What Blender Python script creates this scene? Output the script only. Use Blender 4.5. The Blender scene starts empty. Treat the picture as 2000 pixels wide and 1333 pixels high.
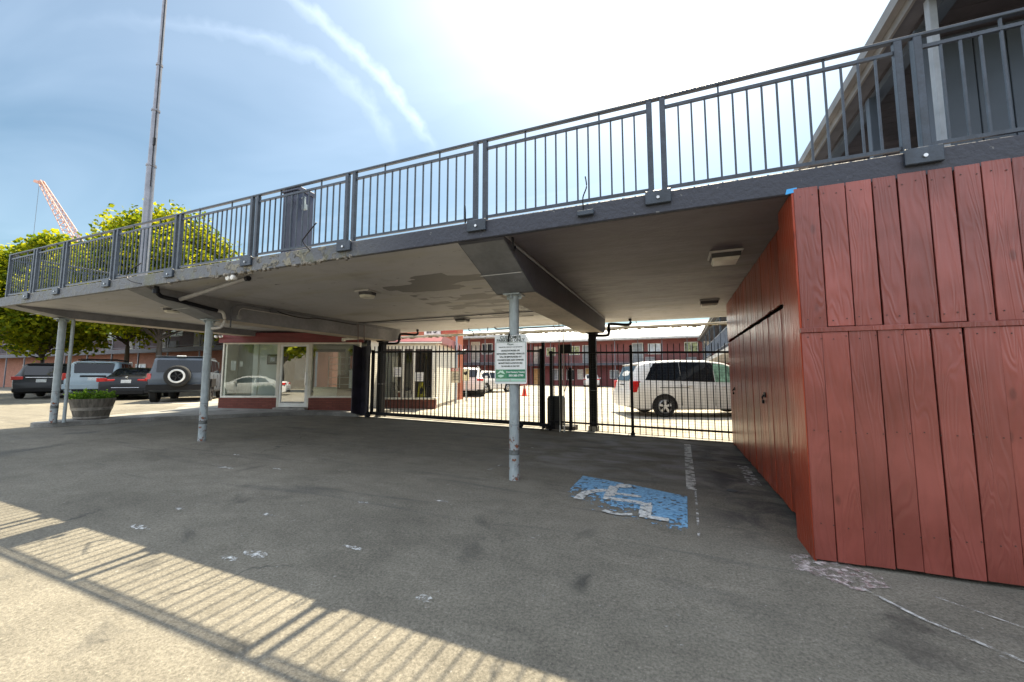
import bpy, math, random
from mathutils import Vector, Matrix
random.seed(7)
R = math.radians
S = bpy.context.scene
COL = S.collection

# ------------------------------------------------------------------ camera, sky, sun, exposure
cam_d = bpy.data.cameras.new('camera')
cam = bpy.data.objects.new('camera', cam_d)
COL.objects.link(cam)
cam_d.sensor_width = 36.0
cam_d.lens = 36.0 * 789.0 / 2000.0
cam_d.clip_start = 0.05
cam_d.clip_end = 3000
cam.location = (0, 0, 1.3)
cam.rotation_euler = (R(90 + 5.07), 0, R(22.0))
S.camera = cam

SUN_EL, SUN_AZ = 60.0, -3.5       # azimuth measured from +Y towards -X
sun_dir = Vector((-math.sin(R(SUN_AZ)) * math.cos(R(SUN_EL)), math.cos(R(SUN_AZ)) * math.cos(R(SUN_EL)), math.sin(R(SUN_EL))))
sd = bpy.data.lights.new('sun', 'SUN')
sd.energy = 5.0
sd.angle = R(0.53)
sd.color = (1.0, 0.87, 0.64)
so = bpy.data.objects.new('sun', sd)
COL.objects.link(so)
so.rotation_euler = (-sun_dir).to_track_quat('-Z', 'Y').to_euler()
so.location = (0, 20, 60)

world = bpy.data.worlds.new('World')
S.world = world
world.use_nodes = True
wn, wl = world.node_tree.nodes, world.node_tree.links
wn.clear()
def wnode(t, **k):
    n = wn.new(t)
    for a, b in k.items(): setattr(n, a, b)
    return n
wout = wnode('ShaderNodeOutputWorld'); wbg = wnode('ShaderNodeBackground')
sky = wnode('ShaderNodeTexSky', sky_type='NISHITA', sun_disc=False, sun_elevation=R(SUN_EL), sun_rotation=-R(SUN_AZ))
sky.air_density = 1.0; sky.dust_density = 1.6; sky.ozone_density = 0.55
wbg.inputs['Strength'].default_value = 0.05
geo = wnode('ShaderNodeTexCoord')
def wmath(op, a, b=None, c=None, clamp=False):
    n = wnode('ShaderNodeMath', operation=op, use_clamp=clamp)
    for i, v in enumerate((a, b, c)):
        if v is None: continue
        if isinstance(v, (int, float)): n.inputs[i].default_value = v
        else: wl.new(v, n.inputs[i])
    return n.outputs[0]
def wdot(vec):
    n = wnode('ShaderNodeVectorMath', operation='DOT_PRODUCT')
    wl.new(geo.outputs['Generated'], n.inputs[0]); n.inputs[1].default_value = vec
    return n.outputs['Value']
# aureole of thin high cloud round the sun
d = wmath('MAXIMUM', wdot(sun_dir), 0.0)
aur = wmath('ADD', wmath('MULTIPLY', wmath('POWER', d, 8.0), 8.0), wmath('MULTIPLY', wmath('POWER', d, 60.0), 12.0))
# cirrus: streaky noise over the dome
sep = wnode('ShaderNodeSeparateXYZ'); wl.new(geo.outputs['Generated'], sep.inputs[0])
zz = wmath('MAXIMUM', sep.outputs[2], 0.08)
px_ = wmath('DIVIDE', sep.outputs[0], zz); py_ = wmath('DIVIDE', sep.outputs[1], zz)
cmb = wnode('ShaderNodeCombineXYZ'); wl.new(px_, cmb.inputs[0]); wl.new(py_, cmb.inputs[1])
mp = wnode('ShaderNodeMapping'); mp.inputs['Rotation'].default_value = (0, 0, R(35)); mp.inputs['Scale'].default_value = (0.35, 1.3, 1)
wl.new(cmb.outputs[0], mp.inputs[0])
nz = wnode('ShaderNodeTexNoise'); nz.inputs['Scale'].default_value = 0.9; nz.inputs['Detail'].default_value = 5; nz.inputs['Roughness'].default_value = 0.52
nz.inputs['Distortion'].default_value = 0.6
wl.new(mp.outputs[0], nz.inputs['Vector'])
cr = wmath('MULTIPLY', wmath('SUBTRACT', nz.outputs[0], 0.47, clamp=True), 3.2, clamp=True)
# two contrails: bent bands across the dome, broken up by noise
def trail(p1, pm, p2, width):
    a, b, m = Vector(p1).normalized(), Vector(p2).normalized(), Vector(pm).normalized()
    n = a.cross(b).normalized(); t = (b - a).normalized(); th = (b - a).length / 2
    bow = -m.dot(n) / th ** 2
    t0 = (a.dot(t) + b.dot(t)) / 2
    al = wmath('SUBTRACT', wdot(t), t0)
    off = wmath('ADD', wdot(n), wmath('MULTIPLY', wmath('SUBTRACT', th * th, wmath('MULTIPLY', al, al)), bow))
    dn = wnode('ShaderNodeTexNoise'); dn.inputs['Scale'].default_value = 28; dn.inputs['Detail'].default_value = 5
    wl.new(geo.outputs['Generated'], dn.inputs['Vector'])
    off = wmath('ADD', off, wmath('MULTIPLY', wmath('SUBTRACT', dn.outputs[0], 0.5), width * 2.2))
    band = wmath('SUBTRACT', 1.0, wmath('DIVIDE', wmath('ABSOLUTE', off), width), clamp=True)
    band = wmath('MULTIPLY', band, wmath('ADD', 0.25, dn.outputs[0]))
    win = wmath('MULTIPLY', wmath('MULTIPLY', wmath('ADD', al, th * 3.0), 6.0, clamp=True), wmath('MULTIPLY', wmath('SUBTRACT', th * 1.15, al), 12.0, clamp=True))
    front = wmath('GREATER_THAN', wdot(m), 0.5)
    return wmath('MULTIPLY', wmath('MULTIPLY', band, win), front)
TR = [trail((-0.546, 0.562, 0.621), (-0.512, 0.636, 0.577), (-0.479, 0.721, 0.501), 0.016),
      trail((-0.623, 0.503, 0.599), (-0.571, 0.592, 0.569), (-0.552, 0.679, 0.483), 0.022)]
# bank: cloud-white fill light added in the unseen street-side sky, opposite the sun
fill_bank = wmath('MULTIPLY', wmath('SUBTRACT', 0.08, wdot((0.1, 1.0, -0.05))), 2.6, clamp=True)
fill_bank = wmath('MULTIPLY', fill_bank, wmath('ADD', wmath('MULTIPLY', nz.outputs[0], 1.2), 0.4))
cl = wmath('ADD', wmath('MULTIPLY', cr, 0.95), wmath('ADD', wmath('MULTIPLY', TR[0], 1.5), wmath('MULTIPLY', TR[1], 0.8)))
vm = wnode('ShaderNodeMix', data_type='RGBA', blend_type='ADD'); vm.inputs[0].default_value = 1.0
gain = wnode('ShaderNodeVectorMath', operation='SCALE'); gain.inputs[0].default_value = (1.0, 1.0, 1.0)
wl.new(wmath('ADD', wmath('ADD', aur, wmath('MULTIPLY', cl, 2.0)), wmath('MULTIPLY', fill_bank, 11.0)), gain.inputs['Scale'])
tint = wnode('ShaderNodeVectorMath', operation='MULTIPLY'); tint.inputs[1].default_value = (0.90, 1.08, 1.03); wl.new(sky.outputs[0], tint.inputs[0])
cool = wnode('ShaderNodeVectorMath', operation='MULTIPLY'); cool.inputs[1].default_value = (0.95, 0.985, 1.06); wl.new(gain.outputs[0], cool.inputs[0])
wl.new(tint.outputs[0], vm.inputs[6]); wl.new(cool.outputs[0], vm.inputs[7])
wl.new(vm.outputs[2], wbg.inputs['Color']); wl.new(wbg.outputs[0], wout.inputs[0])

S.view_settings.view_transform = 'Standard'
S.view_settings.look = 'None'
S.view_settings.gamma = 1
S.view_settings.exposure = 1.56
S.cycles.max_bounces = 10
S.cycles.diffuse_bounces = 5
S.cycles.transparent_max_bounces = 24
S.cycles.use_denoising = True

# ------------------------------------------------------------------ materials
MATS = {}
def mat(name, col, rough=0.7, var=0.12, scale=3.0, col2=None, bump=0.0, bscale=40.0, metal=0.0, spec=0.5, island=0.0,
        stretch=None, coat=0.0, detail=6, thresh=None, fine=0.0):
    """procedural paint/stone/wood: base colour mottled by noise, optional second colour, per-piece variation, bump"""
    if name in MATS: return MATS[name]
    m = bpy.data.materials.new(name); m.use_nodes = True; MATS[name] = m
    nt = m.node_tree; N, L = nt.nodes, nt.links
    b = N['Principled BSDF']
    b.inputs['Roughness'].default_value = rough; b.inputs['Metallic'].default_value = metal
    b.inputs['Specular IOR Level'].default_value = spec; b.inputs['Coat Weight'].default_value = coat
    tc = N.new('ShaderNodeTexCoord'); mpn = N.new('ShaderNodeMapping')
    L.new(tc.outputs['Object'], mpn.inputs[0])
    if stretch: mpn.inputs['Scale'].default_value = stretch
    n = N.new('ShaderNodeTexNoise'); n.inputs['Scale'].default_value = scale; n.inputs['Detail'].default_value = detail
    n.inputs['Roughness'].default_value = 0.6
    L.new(mpn.outputs[0], n.inputs['Vector'])
    ramp = N.new('ShaderNodeValToRGB'); L.new(n.outputs[0], ramp.inputs[0])
    c = Vector(col); c2 = Vector(col2) if col2 else c * (1 + 2 * var)
    c1 = c if col2 else c * (1 - 2 * var)
    lo, hi = thresh if thresh else (0.32, 0.68)
    ramp.color_ramp.elements[0].position = lo; ramp.color_ramp.elements[1].position = hi
    ramp.color_ramp.elements[0].color = (*c1, 1); ramp.color_ramp.elements[1].color = (*c2, 1)
    out = ramp.outputs[0]
    if fine:
        f = N.new('ShaderNodeTexNoise'); f.inputs['Scale'].default_value = bscale; f.inputs['Detail'].default_value = 3
        L.new(mpn.outputs[0], f.inputs['Vector'])
        mr = N.new('ShaderNodeMapRange'); mr.inputs[1].default_value = 0.3; mr.inputs[2].default_value = 0.7
        mr.inputs[3].default_value = 1 - fine; mr.inputs[4].default_value = 1 + fine
        L.new(f.outputs[0], mr.inputs[0])
        mu = N.new('ShaderNodeVectorMath'); mu.operation = 'SCALE'; L.new(out, mu.inputs[0]); L.new(mr.outputs[0], mu.inputs['Scale'])
        out = mu.outputs[0]
    if island:
        g = N.new('ShaderNodeNewGeometry'); mr = N.new('ShaderNodeMapRange')
        mr.inputs[3].default_value = 1 - island; mr.inputs[4].default_value = 1 + island
        L.new(g.outputs['Random Per Island'], mr.inputs[0])
        mu = N.new('ShaderNodeVectorMath'); mu.operation = 'SCALE'; L.new(out, mu.inputs[0]); L.new(mr.outputs[0], mu.inputs['Scale'])
        out = mu.outputs[0]
    L.new(out, b.inputs['Base Color'])
    if bump:
        bn = N.new('ShaderNodeTexNoise'); bn.inputs['Scale'].default_value = bscale; bn.inputs['Detail'].default_value = 4
        L.new(mpn.outputs[0], bn.inputs['Vector'])
        bp = N.new('ShaderNodeBump'); bp.inputs['Strength'].default_value = bump; bp.inputs['Distance'].default_value = 0.02
        L.new(bn.outputs[0], bp.inputs['Height']); L.new(bp.outputs[0], b.inputs['Normal'])
    return m

def brick_mat(name, c1, c2, mortar, bw=0.22, bh=0.075, rough=0.8, vertical='XZ'):
    if name in MATS: return MATS[name]
    m = bpy.data.materials.new(name); m.use_nodes = True; MATS[name] = m
    N, L = m.node_tree.nodes, m.node_tree.links
    b = N['Principled BSDF']; b.inputs['Roughness'].default_value = rough
    tc = N.new('ShaderNodeTexCoord'); sp = N.new('ShaderNodeSeparateXYZ'); cb = N.new('ShaderNodeCombineXYZ')
    L.new(tc.outputs['Object'], sp.inputs[0])
    ad = N.new('ShaderNodeMath'); ad.operation = 'ADD'; L.new(sp.outputs[0], ad.inputs[0]); L.new(sp.outputs[1], ad.inputs[1])
    L.new(ad.outputs[0], cb.inputs[0]); L.new(sp.outputs[2], cb.inputs[1])
    br = N.new('ShaderNodeTexBrick'); L.new(cb.outputs[0], br.inputs['Vector'])
    br.inputs['Color1'].default_value = (*c1, 1); br.inputs['Color2'].default_value = (*c2, 1); br.inputs['Mortar'].default_value = (*mortar, 1)
    br.inputs['Scale'].default_value = 1; br.inputs['Brick Width'].default_value = bw; br.inputs['Row Height'].default_value = bh
    br.inputs['Mortar Size'].default_value = 0.006
    n = N.new('ShaderNodeTexNoise'); n.inputs['Scale'].default_value = 2.5; n.inputs['Detail'].default_value = 5
    L.new(tc.outputs['Object'], n.inputs['Vector'])
    mr = N.new('ShaderNodeMapRange'); mr.inputs[3].default_value = 0.7; mr.inputs[4].default_value = 1.3; L.new(n.outputs[0], mr.inputs[0])
    mu = N.new('ShaderNodeVectorMath'); mu.operation = 'SCALE'; L.new(br.outputs[0], mu.inputs[0]); L.new(mr.outputs[0], mu.inputs['Scale'])
    L.new(mu.outputs[0], b.inputs['Base Color'])
    bp = N.new('ShaderNodeBump'); bp.inputs['Strength'].default_value = 0.4; bp.inputs['Distance'].default_value = 0.01
    L.new(br.outputs['Fac'], bp.inputs['Height']); bp.invert = True; L.new(bp.outputs[0], b.inputs['Normal'])
    return m

def worn_paint(name, col, lo, hi, scale=9, rough=0.6, grad=None, col2=None):
    """paint that has worn away in patches (transparent where gone)"""
    m = bpy.data.materials.new(name); m.use_nodes = True; MATS[name] = m
    N, L = m.node_tree.nodes, m.node_tree.links
    b = N['Principled BSDF']; b.inputs['Roughness'].default_value = rough
    tc = N.new('ShaderNodeTexCoord')
    n = N.new('ShaderNodeTexNoise'); n.inputs['Scale'].default_value = scale; n.inputs['Detail'].default_value = 9; n.inputs['Roughness'].default_value = 0.68
    L.new(tc.outputs['Object'], n.inputs['Vector'])
    v = n.outputs[0]
    if grad:
        sp = N.new('ShaderNodeSeparateXYZ'); L.new(tc.outputs['Object'], sp.inputs[0])
        a = N.new('ShaderNodeMath'); a.operation = 'MULTIPLY_ADD'; L.new(sp.outputs[0], a.inputs[0]); a.inputs[1].default_value = grad[0]; a.inputs[2].default_value = grad[2]
        a2 = N.new('ShaderNodeMath'); a2.operation = 'MULTIPLY_ADD'; L.new(sp.outputs[1], a2.inputs[0]); a2.inputs[1].default_value = grad[1]; L.new(a.outputs[0], a2.inputs[2])
        a2b = N.new('ShaderNodeMath'); a2b.operation = 'MINIMUM'; L.new(a2.outputs[0], a2b.inputs[0]); a2b.inputs[1].default_value = grad[3]
        a3 = N.new('ShaderNodeMath'); a3.operation = 'ADD'; L.new(a2b.outputs[0], a3.inputs[0]); L.new(v, a3.inputs[1]); v = a3.outputs[0]
    mr = N.new('ShaderNodeMapRange'); mr.inputs[1].default_value = lo; mr.inputs[2].default_value = hi; L.new(v, mr.inputs[0])
    n2 = N.new('ShaderNodeTexNoise'); n2.inputs['Scale'].default_value = 30; n2.inputs['Detail'].default_value = 6; L.new(tc.outputs['Object'], n2.inputs['Vector'])
    rp = N.new('ShaderNodeValToRGB'); L.new(n2.outputs[0], rp.inputs[0])
    rp.color_ramp.elements[0].position = 0.35; rp.color_ramp.elements[1].position = 0.65
    c = Vector(col); rp.color_ramp.elements[0].color = (*(c * 0.7), 1); rp.color_ramp.elements[1].color = (*(Vector(col2) if col2 else c * 1.2), 1)
    L.new(rp.outputs[0], b.inputs['Base Color'])
    tr = N.new('ShaderNodeBsdfTransparent'); mx = N.new('ShaderNodeMixShader')
    L.new(mr.outputs[0], mx.inputs[0]); L.new(tr.outputs[0], mx.inputs[1]); L.new(b.outputs[0], mx.inputs[2])
    L.new(mx.outputs[0], N['Material Output'].inputs[0])
    return m

def glass_mat(name, tint=(0.9, 0.95, 0.95), refl=0.22, rough=0.01):
    m = bpy.data.materials.new(name); m.use_nodes = True; MATS[name] = m
    N, L = m.node_tree.nodes, m.node_tree.links; N.clear()
    o = N.new('ShaderNodeOutputMaterial'); g = N.new('ShaderNodeBsdfGlossy'); t = N.new('ShaderNodeBsdfTransparent'); mx = N.new('ShaderNodeMixShader')
    g.inputs['Roughness'].default_value = rough; g.inputs['Color'].default_value = (0.95, 0.97, 1, 1); t.inputs['Color'].default_value = (*tint, 1)
    lw = N.new('ShaderNodeLayerWeight'); lw.inputs[0].default_value = 0.18
    mr = N.new('ShaderNodeMapRange'); mr.inputs[3].default_value = refl; mr.inputs[4].default_value = 0.95; L.new(lw.outputs['Fresnel'], mr.inputs[0])
    L.new(mr.outputs[0], mx.inputs[0]); L.new(t.outputs[0], mx.inputs[1]); L.new(g.outputs[0], mx.inputs[2]); L.new(mx.outputs[0], o.inputs[0])
    return m

def leaf_mat(name, c1, c2, trans=0.45):
    m = bpy.data.materials.new(name); m.use_nodes = True; MATS[name] = m
    N, L = m.node_tree.nodes, m.node_tree.links; N.clear()
    o = N.new('ShaderNodeOutputMaterial'); df = N.new('ShaderNodeBsdfDiffuse'); t = N.new('ShaderNodeBsdfTranslucent'); mx = N.new('ShaderNodeMixShader')
    g = N.new('ShaderNodeNewGeometry'); rp = N.new('ShaderNodeValToRGB'); L.new(g.outputs['Random Per Island'], rp.inputs[0])
    rp.color_ramp.elements[0].color = (*c1, 1); rp.color_ramp.elements[1].color = (*c2, 1)
    L.new(rp.outputs[0], df.inputs[0])
    br = N.new('ShaderNodeVectorMath'); br.operation = 'MULTIPLY'; br.inputs[1].default_value = (2.0, 1.75, 0.6); L.new(rp.outputs[0], br.inputs[0]); L.new(br.outputs[0], t.inputs[0])
    mx.inputs[0].default_value = trans; L.new(df.outputs[0], mx.inputs[1]); L.new(t.outputs[0], mx.inputs[2]); L.new(mx.outputs[0], o.inputs[0])
    return m

# ------------------------------------------------------------------ mesh helpers
LOC = {}
class MB:
    def __init__(s): s.v, s.f = [], []
    def add(s, vs, fs):
        n = len(s.v); s.v += [tuple(p) for p in vs]; s.f += [tuple(i + n for i in f) for f in fs]; return s
    def box(s, a, b):
        (x0, y0, z0), (x1, y1, z1) = a, b
        vs = [(x0, y0, z0), (x1, y0, z0), (x1, y1, z0), (x0, y1, z0), (x0, y0, z1), (x1, y0, z1), (x1, y1, z1), (x0, y1, z1)]
        return s.add(vs, [(0, 3, 2, 1), (4, 5, 6, 7), (0, 1, 5, 4), (1, 2, 6, 5), (2, 3, 7, 6), (3, 0, 4, 7)])
    def bbox(s, a, b, r=0.01):
        """box with chamfered edges"""
        (x0, y0, z0), (x1, y1, z1) = a, b
        r = min(r, (x1 - x0) / 2.01, (y1 - y0) / 2.01, (z1 - z0) / 2.01)
        pts = [];
        for zi, ri in ((z0, r), (z0 + r, 0), (z1 - r, 0), (z1, r)):
            X0, X1, Y0, Y1 = x0 + ri, x1 - ri, y0 + ri, y1 - ri
            c = r if ri == 0 else 0.0
            if ri == 0: ring = [(X0 + c, Y0), (X1 - c, Y0), (X1, Y0 + c), (X1, Y1 - c), (X1 - c, Y1), (X0 + c, Y1), (X0, Y1 - c), (X0, Y0 + c)]
            else: ring = [(X0, Y0), (X1, Y0), (X1, Y0), (X1, Y1), (X1, Y1), (X0, Y1), (X0, Y1), (X0, Y0)]
            pts += [(x, y, zi) for x, y in ring]
        fs = [tuple(reversed(range(8))), tuple(range(24, 32))]
        for k in range(3):
            for i in range(8): fs.append((k * 8 + i, k * 8 + (i + 1) % 8, k * 8 + 8 + (i + 1) % 8, k * 8 + 8 + i))
        return s.add(pts, fs)
    def obox(s, c, size, rz=0, rx=0, ry=0):
        m = Matrix.Translation(c) @ Matrix.Rotation(rz, 4, 'Z') @ Matrix.Rotation(ry, 4, 'Y') @ Matrix.Rotation(rx, 4, 'X')
        t = MB().box((-size[0] / 2, -size[1] / 2, -size[2] / 2), (size[0] / 2, size[1] / 2, size[2] / 2))
        return s.add([m @ Vector(p) for p in t.v], t.f)
    def bar(s, p, q, w, h=None):
        """rectangular bar from p to q"""
        p, q = Vector(p), Vector(q); d = q - p; h = h or w
        m = Matrix.Translation((p + q) / 2) @ d.to_track_quat('X', 'Z').to_matrix().to_4x4()
        t = MB().box((-d.length / 2, -w / 2, -h / 2), (d.length / 2, w / 2, h / 2))
        return s.add([m @ Vector(v) for v in t.v], t.f)
    def tube(s, pts, r, n=10, r2=None):
        pts = [Vector(p) for p in pts]; rings = []
        for i, p in enumerate(pts):
            d = (pts[min(i + 1, len(pts) - 1)] - pts[max(i - 1, 0)]).normalized()
            q = d.to_track_quat('Z', 'Y'); rr = r if r2 is None else r + (r2 - r) * i / (len(pts) - 1)
            rings.append([p + q @ Vector((rr * math.cos(2 * math.pi * k / n), rr * math.sin(2 * math.pi * k / n), 0)) for k in range(n)])
        vs = [v for rg in rings for v in rg]; fs = [tuple(reversed(range(n))), tuple(range(len(vs) - n, len(vs)))]
        for i in range(len(rings) - 1):
            for k in range(n): fs.append((i * n + k, i * n + (k + 1) % n, (i + 1) * n + (k + 1) % n, (i + 1) * n + k))
        return s.add(vs, fs)
    def lathe(s, prof, n=24, c=(0, 0, 0), axis='Z', cap=True):
        vs = []
        for r, z in prof:
            for k in range(n):
                a = 2 * math.pi * k / n; x, y = r * math.cos(a), r * math.sin(a)
                p = (x, y, z) if axis == 'Z' else ((x, z, y) if axis == 'Y' else (z, x, y))
                vs.append((p[0] + c[0], p[1] + c[1], p[2] + c[2]))
        fs = []
        for i in range(len(prof) - 1):
            for k in range(n): fs.append((i * n + k, i * n + (k + 1) % n, (i + 1) * n + (k + 1) % n, (i + 1) * n + k))
        if cap and prof[0][0] > 1e-4: fs.append(tuple(reversed(range(n))))
        if cap and prof[-1][0] > 1e-4: fs.append(tuple(range(len(vs) - n, len(vs))))
        return s.add(vs, fs)
    def prism(s, poly, lo, hi, axis='Z'):
        """extrude a 2-D outline: axis Z -> (x,y), X -> (y,z), Y -> (x,z)"""
        n = len(poly)
        def P3(a, b, h): return (a, b, h) if axis == 'Z' else ((h, a, b) if axis == 'X' else (a, h, b))
        vs = [P3(a, b, lo) for a, b in poly] + [P3(a, b, hi) for a, b in poly]
        fs = [tuple(reversed(range(n))), tuple(range(n, 2 * n))] + [(i, (i + 1) % n, n + (i + 1) % n, n + i) for i in range(n)]
        return s.add(vs, fs)
    def build(s, name, m, parent=None, smooth=False, world=True, sub=0):
        me = bpy.data.meshes.new(name)
        off = Vector((0, 0, 0))
        if parent is not None and world: off = LOC.get(parent.name, off)
        me.from_pydata([Vector(v) - off for v in s.v], [], s.f)
        me.validate()
        me.materials.append(m)
        import bmesh
        b = bmesh.new(); b.from_mesh(me); bmesh.ops.remove_doubles(b, verts=b.verts, dist=1e-5); bmesh.ops.recalc_face_normals(b, faces=b.faces); b.to_mesh(me); b.free()
        if smooth:
            for p in me.polygons: p.use_smooth = True
            if smooth != 2:
                try: me.set_sharp_from_angle(angle=R(38))
                except Exception: pass
        o = bpy.data.objects.new(name, me); COL.objects.link(o)
        if parent is not None:
            o.parent = parent
            LOC[o.name] = off
        if sub:
            md = o.modifiers.new('sub', 'SUBSURF'); md.levels = sub; md.render_levels = sub
        return o

def tag(o, label=None, cat=None, group=None, kind=None):
    if label: o['label'] = label
    if cat: o['category'] = cat
    if group: o['group'] = group
    if kind: o['kind'] = kind
    return o
def thing(name, label, cat, loc=(0, 0, 0), rz=0, group=None):
    o = bpy.data.objects.new(name, None); COL.objects.link(o)
    o.location = loc; o.rotation_euler = (0, 0, rz); o.empty_display_size = 0.2
    LOC[o.name] = Vector(loc)
    return tag(o, label, cat, group)
def copy_tree(o, parent=None):
    c = o.copy(); COL.objects.link(c); c.parent = parent
    for ch in list(KIDS.get(o.name, [])) or [x for x in bpy.data.objects if x.parent == o]:
        copy_tree(ch, c)
    return c
KIDS = {}
def struct(o): o['kind'] = 'structure'; return o
FONTC = {}
def lettering(name, text, size, m, parent, loc, rot=(math.pi / 2, 0, 0), align='CENTER', depth=0.001, bold=0.0, xs=1.0):
    cu = bpy.data.curves.new(name, 'FONT'); cu.body = text; cu.size = size; cu.align_x = align; cu.align_y = 'CENTER'
    cu.extrude = depth; cu.offset = bold; cu.resolution_u = 3
    o = bpy.data.objects.new(name + '_tmp', cu); COL.objects.link(o)
    bpy.context.view_layer.update()
    me = bpy.data.meshes.new_from_object(o.evaluated_get(bpy.context.evaluated_depsgraph_get()))
    bpy.data.objects.remove(o)
    me.materials.clear(); me.materials.append(m); me.name = name
    t = bpy.data.objects.new(name, me); COL.objects.link(t); t.parent = parent
    t.location = Vector(loc); t.rotation_euler = rot; t.scale = (xs, 1, 1)
    return t
def smoothpath(pts, k=5):
    pts = [Vector(p) for p in pts]; out = []
    for i in range(len(pts) - 1):
        p0, p1, p2, p3 = pts[max(i - 1, 0)], pts[i], pts[i + 1], pts[min(i + 2, len(pts) - 1)]
        for j in range(k):
            t = j / k
            out.append(0.5 * ((2 * p1) + (p2 - p0) * t + (2 * p0 - 5 * p1 + 4 * p2 - p3) * t * t + (3 * p1 - p0 - 3 * p2 + p3) * t ** 3))
    out.append(pts[-1]); return out
def fall(y): return -0.055 * min(max(0.0, 3.4 - y), 5.0)      # the apron falls towards the street
def gz(x, y=None): return 0.018 * min(max(0.0, 1 - x), 17.0) + (fall(y) if y is not None else 0.0)      # the lot rises gently to the left

# ------------------------------------------------------------------ ground
def ground_mat():
    m = bpy.data.materials.new('asphalt'); m.use_nodes = True
    N, L = m.node_tree.nodes, m.node_tree.links; b = N['Principled BSDF']
    b.inputs['Roughness'].default_value = 0.82; b.inputs['Specular IOR Level'].default_value = 0.3
    tc = N.new('ShaderNodeTexCoord')
    def noise(sc, det=6, rough=0.6, dist=0.0, st=None):
        n = N.new('ShaderNodeTexNoise'); n.inputs['Scale'].default_value = sc; n.inputs['Detail'].default_value = det; n.inputs['Roughness'].default_value = rough; n.inputs['Distortion'].default_value = dist
        if st:
            mp = N.new('ShaderNodeMapping'); mp.inputs['Scale'].default_value = st; L.new(tc.outputs['Object'], mp.inputs[0]); L.new(mp.outputs[0], n.inputs['Vector'])
        else: L.new(tc.outputs['Object'], n.inputs['Vector'])
        return n.outputs[0]
    def rng(v, a, b_, c, d_):
        r = N.new('ShaderNodeMapRange'); r.inputs[1].default_value = a; r.inputs[2].default_value = b_; r.inputs[3].default_value = c; r.inputs[4].default_value = d_; L.new(v, r.inputs[0]); return r.outputs[0]
    def mul(a, b_):
        n = N.new('ShaderNodeMath'); n.operation = 'MULTIPLY'; L.new(a, n.inputs[0]); L.new(b_, n.inputs[1]); return n.outputs[0]
    big = rng(noise(0.5, 6, 0.6, 0.4), 0.3, 0.7, 0.78, 1.2)
    mid = rng(noise(2.6, 7, 0.65, 0.3, (1, 1.6, 1)), 0.35, 0.7, 1.1, 0.82)
    grain = rng(noise(62, 5, 0.8), 0.36, 0.64, 0.62, 1.38)
    vo = N.new('ShaderNodeTexVoronoi'); vo.inputs['Scale'].default_value = 48; L.new(tc.outputs['Object'], vo.inputs['Vector'])
    stones = rng(vo.outputs['Color'] if False else vo.outputs['Distance'], 0.05, 0.22, 1.5, 1.0)
    f = mul(mul(big, mid), mul(grain, stones))
    base = N.new('ShaderNodeRGB'); base.outputs[0].default_value = (0.172, 0.158, 0.128, 1)
    sc = N.new('ShaderNodeVectorMath'); sc.operation = 'SCALE'; L.new(base.outputs[0], sc.inputs[0]); L.new(f, sc.inputs['Scale'])
    # oil stains
    oil = rng(noise(1.15, 8, 0.62, 0.8, (1.0, 1.0, 1)), 0.60, 0.70, 0.0, 0.65)
    mx = N.new('ShaderNodeMix'); mx.data_type = 'RGBA'; L.new(oil, mx.inputs[0]); L.new(sc.outputs[0], mx.inputs[6]); mx.inputs[7].default_value = (0.03, 0.03, 0.029, 1)
    # pale specks
    sp = rng(noise(26, 3, 0.5), 0.72, 0.76, 0.0, 0.5)
    mx2 = N.new('ShaderNodeMix'); mx2.data_type = 'RGBA'; L.new(sp, mx2.inputs[0]); L.new(mx.outputs[2], mx2.inputs[6]); mx2.inputs[7].default_value = (0.42, 0.42, 0.4, 1)
    sx_ = N.new('ShaderNodeSeparateXYZ'); L.new(tc.outputs['Object'], sx_.inputs[0])
    def win(v, a, b_, c, d_):      # 1 between b and c, fading out to a and d
        return mul(rng(v, a, b_, 0, 1), rng(v, c, d_, 1, 0))
    def layer(col, fac, colr):
        m_ = N.new('ShaderNodeMix'); m_.data_type = 'RGBA'; L.new(fac, m_.inputs[0]); L.new(col, m_.inputs[6]); m_.inputs[7].default_value = (*colr, 1); return m_.outputs[2]
    c_ = mx2.outputs[2]
    pale_patch = mul(mul(win(sx_.outputs[0], -3.2, -1.6, 0.3, 1.2), win(sx_.outputs[1], 5.0, 6.2, 8.8, 9.6)), rng(noise(1.6, 8, 0.6, 0.6, (1, 1.7, 1)), 0.42, 0.66, 0.0, 0.7))  # paler bluish patch in front of the gate
    c_ = layer(c_, pale_patch, (0.34, 0.34, 0.345))
    wet = mul(mul(win(sx_.outputs[0], 0.1, 0.5, 1.0, 1.3), win(sx_.outputs[1], 3.4, 4.4, 8.2, 9.0)), rng(noise(1.9, 8, 0.65, 0.8), 0.4, 0.58, 0.0, 0.75))
    c_ = layer(c_, wet, (0.035, 0.034, 0.036))
    tyre = mul(rng(noise(0.9, 5, 0.6, 1.4, (0.35, 3.2, 1)), 0.56, 0.68, 0.0, 0.42), win(sx_.outputs[1], 2.2, 3.2, 8.0, 9.5))
    c_ = layer(c_, tyre, (0.06, 0.06, 0.062))
    vc = N.new('ShaderNodeTexVoronoi'); vc.feature = 'DISTANCE_TO_EDGE'; vc.inputs['Scale'].default_value = 0.42
    ds = N.new('ShaderNodeTexNoise'); ds.inputs['Scale'].default_value = 2.5; ds.inputs['Detail'].default_value = 8; L.new(tc.outputs['Object'], ds.inputs['Vector'])
    dv = N.new('ShaderNodeVectorMath'); dv.operation = 'MULTIPLY_ADD'; dv.inputs[1].default_value = (0.7, 0.7, 0.7); L.new(ds.outputs['Color'], dv.inputs[0]); L.new(tc.outputs['Object'], dv.inputs[2]); L.new(dv.outputs[0], vc.inputs['Vector'])
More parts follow.
